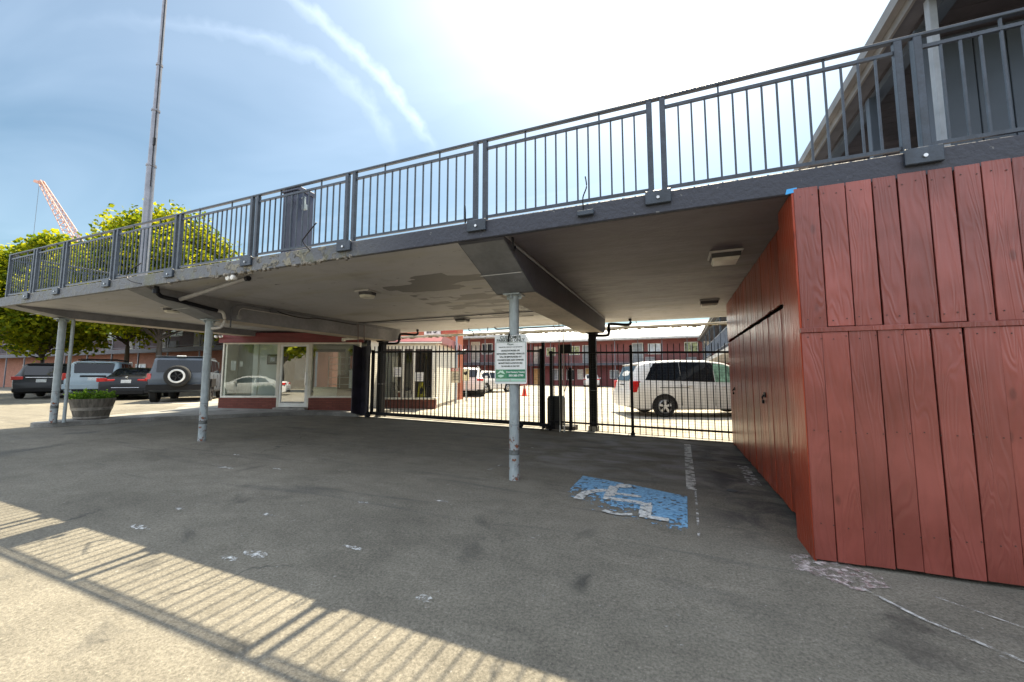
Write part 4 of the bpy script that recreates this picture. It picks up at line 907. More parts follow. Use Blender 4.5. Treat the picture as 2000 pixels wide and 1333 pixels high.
# ------------------------------------------------------------------ motel office (turned 20 degrees to the canopy)
glass = glass_mat('window_glass', (0.92, 0.96, 0.95), 0.07)
glass_door = glass_mat('door_glass', (0.35, 0.38, 0.38), 0.5)
cream = mat('cream_frame_paint', (0.76, 0.73, 0.64), 0.5, 0.06, 4)
maroon = mat('maroon_fascia_paint', (0.17, 0.028, 0.03), 0.45, 0.12, 2.0, bump=0.06)
red_brick = brick_mat('painted_red_brick', (0.17, 0.045, 0.03), (0.22, 0.065, 0.045), (0.09, 0.035, 0.03), 0.22, 0.055)
pale_wall = mat('pale_interior_wall', (0.78, 0.79, 0.76), 0.8, 0.04, 1.5)
OA = math.atan2(9.9 - 8.3, -8.75 + 13.1)
of = thing('motel_office', 'small motel office with shop windows and glass door under the canopy', 'office', (-13.1, 8.3, 0.0), OA)
W_ = 4.36; D_ = 3.4; zf = 0.33
def ob(name, m, mb, parent=None, sm=False): return mb.build(name, m, parent or of, sm, world=False)
# brick base, left and right of the door
ob('brick_base', red_brick, MB().bbox((-0.02, -0.04, 0.2), (1.80, 0.12, 0.66), 0.006))
ob('brick_base', red_brick, MB().bbox((2.80, -0.04, 0.2), (W_, 0.12, 0.66), 0.006))
ob('door_step', mat('step_concrete', (0.3, 0.29, 0.27), 0.85, 0.15, 6), MB().bbox((1.80, -0.22, 0.2), (2.80, 0.12, 0.37), 0.01))
ob('side_wall', cream, MB().box((0.0, 0.12, 0.2), (0.06, D_, 2.5)))
ob('side_wall', cream, MB().box((W_ - 0.02, 0.6, 0.2), (W_ + 0.04, D_, 2.5)))
ob('floor', mat('office_floor', (0.35, 0.32, 0.28), 0.4, 0.1, 3), MB().box((0.06, 0.12, 0.30), (W_, D_, 0.36)))
ob('back_wall', pale_wall, MB().box((0.06, D_ - 1.2, 0.36), (1.0, D_ - 1.12, 2.5)).box((0.0, D_, 0.36), (W_, D_ + 0.06, 0.9)))
ob('counter', mat('counter_wood', (0.2, 0.13, 0.08), 0.5, 0.15, 3), MB().bbox((2.9, 1.6, 0.36), (4.1, 2.1, 1.35), 0.02))
ob('ceiling', pale_wall, MB().box((0.0, 0.0, 2.5), (W_ + 0.04, D_, 2.54)))
ob('roof_fascia', maroon, MB().bbox((-0.10, -0.10, 2.50), (W_ + 0.14, D_, 2.665), 0.01).box((-0.08, -0.085, 2.36), (W_ + 0.12, -0.02, 2.499)))
def window(x0, x1, z0, z1, mull=()):
    fr = MB(); w = 0.045
    fr.bbox((x0, -0.03, z0), (x1, 0.05, z0 + w * 1.3), 0.004).bbox((x0, -0.03, z1 - w), (x1, 0.05, z1), 0.004).bbox((x0, -0.03, z0 + w * 1.3), (x0 + w, 0.05, z1 - w), 0.004).bbox((x1 - w, -0.03, z0 + w * 1.3), (x1, 0.05, z1 - w), 0.004)
    f = ob('window', cream, fr)
    MB().box((x0 + w, 0.012, z0 + w * 1.3), (x1 - w, 0.018, z1 - w)).build('pane', glass, f, world=False)
    return f
w1 = window(0.02, 1.80, 0.66, 2.36)
w2 = window(2.80, W_, 0.66, 2.36)
dr = ob('door', mat('white_door_paint', (0.84, 0.84, 0.8), 0.4, 0.04, 4), MB().bbox((1.86, -0.03, 0.38), (1.93, 0.02, 2.30), 0.004).bbox((2.67, -0.03, 0.38), (2.75, 0.02, 2.30), 0.004).bbox((1.93, -0.03, 0.38), (2.67, 0.02, 0.50), 0.004).bbox((1.93, -0.03, 2.24), (2.67, 0.02, 2.30), 0.004))
MB().box((1.93, -0.008, 0.50), (2.67, -0.003, 2.24)).build('pane', glass_door, dr, world=False)
MB().tube([(2.70, -0.07, 1.05), (2.70, -0.07, 1.42)], 0.012, 8).tube([(2.70, -0.07, 1.08), (2.70, -0.02, 1.08)], 0.008, 6).tube([(2.70, -0.07, 1.39), (2.70, -0.02, 1.39)], 0.008, 6).build('handle', mat('chrome', (0.6, 0.6, 0.6), 0.2, metal=1.0), dr, True, world=False)
ob('door_frame', cream, MB().bbox((1.80, -0.035, 0.37), (1.855, 0.06, 2.36), 0.004).bbox((2.755, -0.035, 0.37), (2.80, 0.06, 2.36), 0.004).box((1.855, -0.03, 2.305), (2.755, 0.05, 2.36)))
bl = MB()
for i in range(5): bl.box((3.0, 0.75, 1.05 + 0.22 * i), (3.75, 0.765, 1.062 + 0.22 * i))
for x in (3.0, 3.38, 3.75): bl.box((x, 0.75, 0.95), (x + 0.014, 0.765, 1.98))
ob('display_rack', mat('rack_white', (0.6, 0.6, 0.58), 0.5), bl)
fr = ob('picture_frame', mat('frame_dark', (0.05, 0.045, 0.04), 0.5), MB().box((1.12, 0.47, 1.70), (1.50, 0.496, 2.02)))
MB().box((1.16, 0.462, 1.74), (1.46, 0.468, 1.98)).build('mat_board', mat('mat_grey', (0.3, 0.3, 0.28), 0.7), fr, world=False)
MB().box((1.23, 0.456, 1.79), (1.38, 0.460, 1.93)).build('print', mat('print_pale', (0.55, 0.58, 0.66), 0.6, 0.2, 20), fr, world=False)
ob('reflection_blind', mat('reflection_grey_green', (0.3, 0.33, 0.31), 0.7, 0.1, 3, stretch=(20, 1, 1)), MB().box((0.06, 0.62, 0.36), (0.66, 0.66, 2.5)))  # panel coloured to stand for the grey-green reflection in the left window
ob('partition', pale_wall, MB().box((0.84, 0.50, 0.36), (1.84, 0.56, 2.5)).bbox((0.66, 0.46, 0.36), (0.84, 0.60, 2.5), 0.01))
rd = MB().box((4.02, 0.06, 1.55), (4.14, 0.07, 1.95)); ob('red_notice', mat('red_notice', (0.35, 0.03, 0.02), 0.5), rd)
ob('white_notice', mat('paper_white', (0.65, 0.65, 0.63), 0.7), MB().box((4.0, 0.06, 0.95), (4.17, 0.066, 1.5)).box((0.24, 0.06, 1.5), (0.40, 0.066, 1.8)).box((0.52, 0.06, 1.62), (0.62, 0.066, 1.78)))
t = thing('security_camera', 'white twin dome security cameras at the upper corner of the office', 'camera', (-13.12, 8.18, 2.50))
for dx in (0.0, 0.15):
    MB().lathe([(0.0, -0.075), (0.045, -0.06), (0.055, -0.02), (0.05, 0.0)], 16, (-13.14 + dx, 8.10 + dx * 0.3, 2.57)).build('dome', mat('camera_white', (0.7, 0.68, 0.64), 0.35), t, True)
MB().box((-13.18, 8.07, 2.57), (-12.94, 8.16, 2.59)).build('bracket', blk, t)
t = thing('wall_lamp', 'white tubular lamp under the office eave beside the gate screen', 'lamp', (-9.0, 9.55, 2.45))
MB().tube([(-9.28, 9.38, 2.44), (-8.62, 9.50, 2.46)], 0.035, 12).build('tube_body', mat('lamp_white', (0.72, 0.7, 0.62), 0.4), t, True)
MB().bbox((-9.33, 9.34, 2.37), (-9.24, 9.42, 2.47), 0.008).build('end_bracket', mat('lamp_white', (0.72, 0.7, 0.62), 0.4), t)

# annex behind the gate
an = thing('lobby_annex', 'lobby wing with cream posts and tall windows behind the sliding gate', 'building', (-7.95, 12.4, 0.0), R(20))
LOC[an.name] = Vector((-7.95, 12.4, 0.0))
MB().bbox((-12.6, 12.4, 0.12), (-7.95, 12.62, 0.50), 0.006).build('brick_base', red_brick, an)
MB().box((-12.6, 12.62, 0.12), (-7.98, 17.0, 0.3)).build('floor_slab', mat('office_floor', (0.35, 0.32, 0.28), 0.4, 0.1, 3), an)
MB().bbox((-12.6, 12.32, 0.50), (-7.90, 12.64, 0.56), 0.006).build('sill', cream, an)
MB().prism([(12.25, 2.52), (12.25, 2.56), (12.7, 2.80), (17.1, 2.80), (17.1, 2.52)], -12.7, -7.75, 'X').build('roof', maroon, an)
MB().box((-12.65, 12.23, 2.50), (-7.72, 12.30, 2.54)).build('drip_edge', cream, an)
MB().box((-12.6, 12.40, 2.30), (-7.95, 12.56, 2.50)).build('lintel', cream, an)
for x in (-12.5, -11.2, -10.0, -9.15, -8.75, -8.05): MB().bbox((x - 0.05, 12.40, 0.56), (x + 0.05, 12.52, 2.30), 0.005).build('mullion', cream, an)
for a, b in ((-12.45, -11.25), (-11.15, -10.05), (-9.95, -9.2), (-9.1, -8.8), (-8.7, -8.1)):
    f = MB().box((a, 12.44, 0.56), (a + 0.03, 12.50, 2.2)).box((b - 0.03, 12.44, 0.56), (b, 12.50, 2.2)).box((a, 12.44, 2.2), (b, 12.5, 2.3)).build('window_frame', mat('dark_frame', (0.06, 0.04, 0.035), 0.5), an)
    MB().box((a + 0.03, 12.465, 0.56), (b - 0.03, 12.47, 2.2)).build('pane', glass, f)
MB().box((-12.55, 14.6, 0.3), (-7.98, 14.66, 2.5)).build('inner_wall', mat('inner_brown', (0.16, 0.11, 0.08), 0.8, 0.2, 2), an)
MB().bbox((-11.3, 13.2, 0.3), (-9.0, 13.7, 1.1), 0.02).bbox((-8.8, 13.1, 0.3), (-8.2, 13.6, 0.95), 0.02).build('lobby_desk', mat('desk_dark', (0.05, 0.03, 0.025), 0.5), an)
MB().box((-8.0, 12.62, 0.3), (-7.95, 17.0, 2.52)).build('side_wall', cream, an)
for i, (x, z, w_, h_, m_, nm, lab) in enumerate(((-9.32, 1.30, 0.30, 0.34, 'paper_white', 'notice_sheet', 'white paper notice taped to the lobby window, the left and higher one'),
                                       (-8.55, 1.14, 0.32, 0.32, 'paper_white', 'notice_sheet', 'white paper notice taped to the lobby window, the right and lower one'))):
    t = thing(nm, lab, 'notice', (-7.95, 12.4, 0.0), R(20), 'paper notices on the lobby windows')
    MB().box((x - w_ / 2, 12.385, z), (x + w_ / 2, 12.39, z + h_)).build('sheet', mat('paper_white', (0.65, 0.65, 0.63), 0.7), t)
    mb = MB()
    for k in range(4): mb.box((x - w_ * (0.3 + 0.05 * (k % 2)), 12.3835, z + h_ * (0.75 - 0.17 * k)), (x + w_ * (0.3 + 0.04 * (k % 3)), 12.3845, z + h_ * (0.79 - 0.17 * k)))
    mb.build('text_lines', mat('ink_blue', (0.15, 0.16, 0.3), 0.7), t)
t = thing('wet_floor_sign', 'yellow folding floor sign behind the lobby window', 'floor sign', (-7.95, 12.4, 0.0), R(20))
MB().prism([(-8.66, 0.56), (-8.36, 0.56), (-8.42, 1.10), (-8.60, 1.10)], 12.60, 12.615, 'Y').build('board', mat('sign_yellow', (0.75, 0.62, 0.03), 0.45), t)
MB().prism([(-8.55, 0.68), (-8.47, 0.68), (-8.44, 0.85), (-8.49, 0.98), (-8.55, 0.85)], 12.59, 12.599, 'Y').build('symbol', blk, t)
# terracotta stair tower with lettered band and its small awning
tt = thing('stair_tower', 'terracotta coloured tower with a lettered band above the lobby roof', 'tower', (-10.4, 17.2, 0.2))
terr = mat('terracotta_stucco', (0.42, 0.13, 0.07), 0.8, 0.08, 2, fine=0.06)
MB().bbox((-13.2, 17.2, 0.15), (-9.78, 17.7, 3.9), 0.01).build('wall', terr, tt)
mb = MB().box((-10.9, 17.10, 2.38), (-9.3, 17.19, 2.46)); mb.prism([(16.2, 2.36), (17.2, 2.60), (17.2, 2.48), (16.2, 2.26)], -10.95, -9.35, 'X'); mb.build('awning', mat('awning_black', (0.03, 0.03, 0.035), 0.5), tt)
MB().prism([(16.15, 2.362), (17.2, 2.625), (17.2, 2.602), (16.15, 2.34)], -11.0, -9.3, 'X').build('awning_top', mat('awning_grey', (0.35, 0.36, 0.38), 0.5), tt)
MB().bbox((-11.7, 17.12, 3.40), (-10.75, 17.19, 3.80), 0.005).build('sign_panel', mat('panel_cream', (0.68, 0.66, 0.6), 0.5), tt)
def L4(x, z): return Vector((x, 17.10, z)) - Vector((-10.4, 17.2, 0.2))
lettering('lettering', 'III S', 0.40, mat('sign_black', (0.05, 0.05, 0.05), 0.5), tt, L4(-11.25, 3.60), bold=0.012)
lettering('lettering', 'UNRISE', 0.36, mat('letter_red', (0.45, 0.05, 0.04), 0.5), tt, Vector((-10.32, 17.19, 3.60)) - Vector((-10.4, 17.2, 0.2)), bold=0.006, xs=0.8)
MB().tube([(-10.06, 16.9, 2.55), (-10.0, 16.9, 3.1)], 0.05, 10).build('vent_pipe', blk, tt, True)
for x, z, h_, w_, lab, head in ((-9.86, 1.14, 0.60, 0.34, 'tan notice sign with a red heading on a thin pole behind the gate', 1), (-8.9, 1.15, 0.62, 0.33, 'small cream warning sign with a black camera symbol beside the tower', 0)):
    y = 15.0 if head else 16.4
    t = thing('notice_sign', lab, 'sign', (x, y, 0.2))
    if head:
        x = -8.62; MB().tube([(x, y + 0.03, 0.15), (x, y + 0.03, 3.1)], 0.04, 12).build('pole', mat('pole_blue_grey', (0.3, 0.33, 0.38), 0.4), t, True)
        MB().bbox((x - 0.22, y - 0.02, 1.05), (x + 0.22, y - 0.005, 1.68), 0.003).build('plate', mat('sign_tan', (0.55, 0.5, 0.4), 0.5), t)
        h0 = MB().box((x - 0.20, y - 0.025, 1.54), (x + 0.20, y - 0.021, 1.66)).build('heading', mat('heading_red', (0.5, 0.05, 0.03), 0.5), t)
        lettering('lettering', 'NOTICE', 0.115, wl_, t, Vector((x, y - 0.028, 1.60)) - Vector((-9.86, 15.0, 0.2)), bold=0.002, xs=0.85)
        mb = MB()
        for k in range(5): mb.box((x - 0.13 - 0.02 * (k % 2), y - 0.024, 1.44 - 0.065 * k), (x + 0.12 + 0.02 * (k % 3), y - 0.021, 1.462 - 0.065 * k))
        mb.build('text_lines', mat('ink_black', (0.05, 0.05, 0.05), 0.6), t)
    else:
        MB().tube([(x, y + 0.03, 0.2), (x, y + 0.03, 1.3)], 0.025, 8).build('pole', gal, t, True)
        MB().bbox((x - 0.17, y - 0.02, 1.12), (x + 0.17, y - 0.005, 1.66), 0.003).build('plate', mat('sign_cream', (0.62, 0.56, 0.38), 0.5), t)
        MB().prism([(x - 0.1, 1.42), (x + 0.02, 1.36), (x + 0.11, 1.52), (x + 0.06, 1.58), (x - 0.02, 1.50), (x - 0.08, 1.53)], y - 0.026, y - 0.021, 'Y').build('symbol', blk, t)

# ------------------------------------------------------------------ two-storey motel wings
sid_red = mat('red_siding', (0.2, 0.06, 0.055), 0.7, 0.1, 1.2, fine=0.08, bscale=20)
pane_dark = mat('window_dark', (0.03, 0.035, 0.04), 0.12, 0.2, 1.0)
pane_pale = mat('curtain_pale', (0.5, 0.55, 0.6), 0.35, 0.2, 1.2)
fr_w = mat('window_frame_white', (0.65, 0.64, 0.6), 0.5)
def wing(name, label, x0, x1, yf, depth, zb, slab, eave, ridge, wall_lo, wall_hi, openings, rail_to=None, posts=2.4, walk=1.3, roof_m=None, fas_m=None):
    """gallery-access block seen from -Y: wall at yf+walk, walkway slab and railing at yf"""
    t = thing(name, label, 'building', ((x0 + x1) / 2, yf, zb))
    yw = yf + walk
    MB().box((x0, yw, zb - 0.3), (x1, yw + depth, slab - 0.1)).build('lower_wall', wall_lo, t)
    MB().box((x0, yw, slab - 0.1), (x1, yw + depth, eave)).build('upper_wall', wall_hi, t)
    MB().box((x0, yf, slab - 0.22), (x1, yw - 0.002, slab)).build('walkway_slab', mat('slab_grey', (0.25, 0.25, 0.25), 0.7, 0.15, 2), t)
    MB().box((x0, yf - 0.03, slab - 0.30), (x1, yf - 0.003, slab - 0.02)).build('slab_edge', mat('slab_edge_dark', (0.05, 0.05, 0.065), 0.6), t)
    if fas_m is None: fas_m = mat('eave_fascia', (0.4, 0.4, 0.39), 0.6)
    MB().prism([(yf - 0.5, eave), (yf - 0.5, eave + 0.12), (yw + depth / 2, ridge), (yw + depth + 0.4, eave + 0.12), (yw + depth + 0.4, eave)], x0 - 0.3, x1 + 0.3, 'X').build('roof', roof_m or mat('pale_metal_roof', (0.55, 0.56, 0.56), 0.45, 0.08, 0.6, bump=0.1), t)
    MB().box((x0 - 0.32, yf - 0.55, eave - 0.06), (x1 + 0.32, yf - 0.505, eave + 0.16)).build('gutter', fas_m, t)
    k = int((x1 - x0) / posts)
    for i in range(k + 1):
        x = x0 + 0.05 + (x1 - x0 - 0.1) * i / k
        MB().box((x - 0.04, yf + 0.02, zb - 0.2), (x + 0.04, yf + 0.1, eave)).build('gallery_post', mat('gallery_post_paint', (0.13, 0.13, 0.15), 0.5), t)
    mb = MB()
    mb.box((x0, yf + 0.03, slab + 0.95), (x1, yf + 0.07, slab + 1.0)).box((x0, yf + 0.03, slab + 0.1), (x1, yf + 0.07, slab + 0.13))
    x = x0 + 0.06
    while x < x1: mb.box((x - 0.009, yf + 0.04, slab + 0.13), (x + 0.009, yf + 0.06, slab + 0.95)); x += 0.13
    mb.build('gallery_railing', mat('gallery_rail_paint', (0.07, 0.075, 0.09), 0.5), t)
    for kind, xa, xb, za, zb_, m in openings:
        if kind == 'door':
            o = MB().box((xa - 0.06, yw - 0.035, za), (xb + 0.06, yw - 0.003, zb_ + 0.06)).build('door', fr_w, t)
            MB().box((xa, yw - 0.05, za + 0.02), (xb, yw - 0.037, zb_)).build('leaf', m, o)
        elif kind == 'ac':
            o = MB().bbox((xa, yw - 0.14, za), (xb, yw - 0.002, zb_), 0.01).build('air_conditioner', mat('ac_grey', (0.4, 0.4, 0.4), 0.6), t)
            mb = MB(); n = 5
            for i in range(n): mb.box((xa + 0.03, yw - 0.15, za + (zb_ - za) * (i + 0.3) / n), (xb - 0.03, yw - 0.142, za + (zb_ - za) * (i + 0.6) / n))
            mb.build('grille', mat('ac_dark', (0.05, 0.05, 0.05), 0.6), o)
        else:
            o = MB().box((xa, yw - 0.05, za), (xb, yw - 0.003, za + 0.06)).box((xa, yw - 0.05, zb_ - 0.06), (xb, yw - 0.003, zb_)).box((xa, yw - 0.05, za + 0.06), (xa + 0.06, yw - 0.003, zb_ - 0.06)).box((xb - 0.06, yw - 0.05, za + 0.06), (xb, yw - 0.003, zb_ - 0.06)).box(((xa + xb) / 2 - 0.03, yw - 0.045, za + 0.06), ((xa + xb) / 2 + 0.03, yw - 0.003, zb_ - 0.06)).build('window', fr_w, t)
            MB().box((xa + 0.06, yw - 0.02, za + 0.06), (xb - 0.06, yw - 0.004, zb_ - 0.06)).build('pane', m, o)
    return t
yel = mat('door_ochre', (0.55, 0.35, 0.14), 0.6); crm = mat('door_cream', (0.5, 0.45, 0.38), 0.6); gry = mat('door_grey', (0.25, 0.27, 0.28), 0.6); brn = mat('door_brown', (0.12, 0.05, 0.04), 0.5)
tree_refl = mat('pane_tree_reflection', (0.3, 0.33, 0.16), 0.3, 0.4, 3)  # reflection of trees painted as a flat green pane colour
k = 48 / 49.3
wing('courtyard_block', 'long two storey red motel block with pale roof closing the far side of the courtyard', -19.5, 6.5, 48, 8, 0.1, 2.95, 5.62, 8.1, mat('lower_red_stucco', (0.17, 0.045, 0.045), 0.75, 0.1, 1.0), sid_red,
     [('door', -16.9, -15.5, 2.95, 5.1, crm), ('win', -15.2, -14.0, 3.9, 5.0, tree_refl), ('win', -12.2, -10.9, 4.0, 5.1, tree_refl), ('door', -10.5, -9.7, 2.95, 5.1, gry), ('door', -4.6, -3.5, 2.95, 5.2, gry), ('win', -2.9, -1.5, 3.9, 5.15, pane_pale),
      ('ac', -3.2, -2.2, 3.1, 3.6, None), ('win', 1.0, 2.4, 4.05, 5.2, tree_refl), ('door', 2.9, 3.7, 2.95, 5.2, crm), ('ac', 1.2, 2.2, 3.1, 3.5, None),
      ('door', -16.9, -15.9, 0.15, 2.3, yel), ('win', -14.4, -13.1, 0.9, 2.3, gry), ('win', -12.6, -11.6, 0.9, 2.2, pane_dark), ('door', -10.2, -9.4, 0.15, 2.3, yel), ('win', -11.2, -10.5, 1.0, 2.2, crm), ('win', -7.3, -6.2, 1.1, 2.1, gry), ('win', -2.6, -1.2, 1.0, 2.1, pane_dark)])
wing('courtyard_side_block', 'two storey red block with dark gallery railing behind the white parked car', -26.5, -15.6, 36, 6, 0.2, 2.75, 5.2, 6.4, mat('lower_red_stucco', (0.17, 0.045, 0.045), 0.75, 0.1, 1.0), sid_red,
     [('door', -23.4, -22.5, 2.75, 4.85, yel), ('win', -22, -20.6, 3.6, 4.7, pane_pale), ('door', -19.6, -18.7, 2.75, 4.85, crm), ('win', -18.4, -17.2, 3.6, 4.7, pane_dark), ('door', -16.8, -16.0, 2.75, 4.85, yel), ('win', -22, -20.4, 1.0, 2.1, pane_dark), ('door', -19.6, -18.7, 0.2, 2.2, yel)], posts=1.8)
tan_brick = brick_mat('tan_red_brick', (0.27, 0.10, 0.06), (0.33, 0.135, 0.085), (0.22, 0.12, 0.09), 0.22, 0.075)
panel_red = mat('plum_siding', (0.10, 0.04, 0.045), 0.7, 0.1, 1.2, stretch=(6, 1, 0.2))
ops = []
x = -58
while x < -21:
    ops += [('door', x, x + 0.9, 3.35, 5.4, brn if int(x) % 2 else crm), ('win', x + 1.3, x + 2.9, 4.3, 5.4, tree_refl), ('ac', x + 1.5, x + 2.4, 3.5, 3.95, None), ('door', x + 0.1, x + 1.0, 0.35, 2.4, brn)]
    if int(x) % 3: ops += [('win', x + 1.5, x + 2.9, 1.1, 2.3, pane_pale)]
    x += 4.3
wing('street_block', 'long two storey brick motel wing with gallery behind the parked cars', -100, -19, 17.2, 7, 0.3, 3.35, 5.9, 7.2, tan_brick, panel_red, ops, posts=3.4, walk=1.2, roof_m=mat('dark_shingle', (0.06, 0.06, 0.07), 0.8, 0.15, 3), fas_m=mat('dark_fascia', (0.08, 0.08, 0.1), 0.6))
# right-hand wing: gallery and roof running away from the street beside the courtyard
slate_wall = mat('slate_siding', (0.05, 0.066, 0.088), 0.55, 0.1, 1.5)
ro = thing('side_wing', 'slate painted two storey wing with overhanging dark plank roof at the right of the courtyard', 'building', (4, 20, 0))
XW0, XW1 = 2.30, 3.75
MB().box((XW1, 7.4, 2.88), (11, 46, 5.0)).build('upper_wall', slate_wall, ro)
MB().box((XW1 + 0.8, 10.72, 0.0), (11, 46, 2.6)).build('lower_wall', sid_red, ro)
MB().box((XW0 + 0.25, 10.72, 2.62), (XW1 - 0.002, 46, 2.87)).box((XW1, 10.72, 2.62), (11, 46, 2.87)).build('gallery_slab', mat('slab_white', (0.5, 0.5, 0.49), 0.6), ro)
def plank_mat():
    m = mat('dark_soffit_planks', (0.035, 0.03, 0.034), 0.5, 0.25, 2.0, island=0.3, bump=0.2, bscale=20); return m
mb = MB(); y = 4.2
while y < 46:
    mb.box((XW0 + 0.16, y, 4.985), (11, y + 0.185, 5.02)); y += 0.19
mb.build('soffit_planks', plank_mat(), ro)
MB().prism([(XW0, 4.99), (XW0, 5.2), (6.8, 6.3), (11.2, 5.2), (11.2, 5.03), (XW0 + 0.16, 5.03), (XW0 + 0.16, 4.99)], 4.2, 46.0, 'Y').build('roof', mat('dark_shingle', (0.06, 0.06, 0.07), 0.8, 0.15, 3), ro)
mb = MB().box((XW0 - 0.03, 4.1, 4.96), (XW0 - 0.004, 46.1, 5.16)).box((XW0 - 0.11, 4.1, 5.06), (XW0 - 0.034, 46.1, 5.19)); mb.build('eave_gutter', mat('gutter_taupe', (0.13, 0.125, 0.12), 0.5, 0.15, 2), ro)
mb = MB(); mb.box((XW0 + 0.20, 4.2, 4.90), (XW0 + 0.32, 46, 4.984)); mb.build('eave_beam', slate_wall, ro)
for y, w_ in ((5.25, 0.06), (6.35, 0.05), (8.6, 0.05), (12, 0.05), (15.4, 0.05), (19, 0.05), (22.5, 0.05), (26, 0.05), (30, 0.05), (34, 0.05), (38, 0.05), (42, 0.05)):
    MB().bbox((2.48 - w_, y - w_, 2.88), (2.48 + w_, y + w_, 4.90), 0.005).build('gallery_post', slate_wall, ro)
MB().bbox((2.37, 4.82, 2.88), (2.43, 4.9, 4.95), 0.004).build('downspout', mat('downspout_pale', (0.2, 0.22, 0.24), 0.5), ro)
mb = MB(); x = 2.78
while x < 6.5: mb.bbox((x, 5.50, 2.88), (x + 0.24, 5.54, 4.95), 0.004); x += 0.25
mb.build('board_panel', slate_wall, ro)
mb = MB(); mb.box((2.46, 10.75, 3.80), (2.50, 46, 3.84)).box((2.46, 10.75, 2.98), (2.50, 46, 3.01)); y = 10.8
while y < 40: mb.box((2.472, y - 0.008, 3.01), (2.488, y + 0.008, 3.80)); y += 0.14
mb.build('gallery_railing', mat('gallery_rail_blue', (0.14, 0.17, 0.22), 0.5), ro)

# ------------------------------------------------------------------ half barrel planter
t = thing('barrel_planter', 'half wine barrel with pale hoops full of green plants on the kerb island', 'planter', (-12.62, 5.15, gz(-12.62) + 0.095))
def r_at(z): return 0.30 + 0.085 * (z / 0.46) - 0.012 * math.cos(z / 0.46 * math.pi)
mb = MB()
for i in range(26):
    a = 2 * math.pi * i / 26; da = math.pi / 26 * 0.97; prof = []
    vs = []
    for z in (0, 0.12, 0.24, 0.36, 0.46):
        for aa in (a - da, a + da): vs.append((r_at(z) * math.cos(aa), r_at(z) * math.sin(aa), z))
        for aa in (a + da, a - da): vs.append(((r_at(z) - 0.03) * math.cos(aa), (r_at(z) - 0.03) * math.sin(aa), z))
    fs = [(3, 2, 1, 0), (16, 17, 18, 19)]
    for k in range(4):
        for j in range(4): fs.append((k * 4 + j, k * 4 + (j + 1) % 4, k * 4 + 4 + (j + 1) % 4, k * 4 + 4 + j))
    mb.add(vs, fs)
mb.build('barrel', mat('weathered_oak', (0.13, 0.115, 0.095), 0.85, 0.25, 3, island=0.25, stretch=(6, 6, 1), bump=0.3), t, world=False)
for z0, z1 in ((0.02, 0.055), (0.20, 0.265)):
    mb = MB().lathe([(r_at(z0) + 0.002, z0), (r_at(z0) + 0.007, z0), (r_at(z1) + 0.007, z1), (r_at(z1) + 0.002, z1)], 32, (0, 0, 0), 'Z', False); mb.build('hoop', mat('hoop_metal', (0.3, 0.28, 0.25), 0.5, 0.25, 8, metal=0.3), t, True, world=False)
MB().lathe([(0.0, 0.41), (0.345, 0.41)], 20).build('soil', mat('soil', (0.05, 0.035, 0.025), 0.95), t, world=False)
mb = MB(); st = MB()
for i in range(70):
    a = random.uniform(0, 6.283); r = 0.33 * random.random() ** 0.5; h_ = random.uniform(0.10, 0.26)
    bx, by = r * math.cos(a), r * math.sin(a); tx, ty = bx * 1.25 + random.uniform(-0.04, 0.04), by * 1.25 + random.uniform(-0.04, 0.04)
    st.tube([(bx, by, 0.40), ((bx + tx) / 2, (by + ty) / 2, 0.40 + h_ * 0.6), (tx, ty, 0.40 + h_)], 0.003, 4)
    for q in range(16):
        f = random.uniform(0.25, 1.0); p = Vector((bx + (tx - bx) * f, by + (ty - by) * f, 0.40 + h_ * f)) + Vector([random.gauss(0, 0.022) for _ in range(3)])
        u = Vector([random.gauss(0, 1) for _ in range(3)]).normalized(); w_ = u.orthogonal().normalized(); s_ = random.uniform(0.013, 0.024)
        mb.add([p - u * s_ * 1.5, p + w_ * s_ * 0.7, p + u * s_ * 1.5, p - w_ * s_ * 0.7], [(0, 1, 2, 3)])
mb.build('foliage', leaf_mat('herb_leaf', (0.04, 0.09, 0.015), (0.10, 0.19, 0.03), 0.3), t, world=False)
st.build('stems', mat('stem_green', (0.07, 0.1, 0.03), 0.7), t, world=False)

# ------------------------------------------------------------------ cones
def cone(name, label, x, y, z, h):
    t = thing(name, label, 'cone', (x, y, z), 0, 'orange traffic cones in the courtyard')
    MB().bbox((-0.2, -0.2, 0), (0.2, 0.2, 0.035), 0.01).build('base', mat('cone_orange', (0.62, 0.05, 0.02), 0.5), t, world=False)
    MB().lathe([(0.15, 0.035), (0.13, 0.1), (0.028, h)], 18).build('body', mat('cone_orange', (0.62, 0.05, 0.02), 0.5), t, True, world=False)
    r = lambda z: 0.13 + (0.028 - 0.13) * (z - 0.1) / (h - 0.1) + 0.004
    MB().lathe([(r(h * 0.52), h * 0.52), (r(h * 0.82), h * 0.82)], 18).build('reflective_band', mat('cone_band', (0.7, 0.45, 0.4), 0.4), t, True, world=False)
cone('traffic_cone', 'tall orange cone with pale band standing beside the notice pole', -10.5, 17.1, 0.21, 0.95)
cone('traffic_cone', 'smaller orange cone standing right of the post with the towing sign', -8.3, 22.5, 0.17, 0.8)

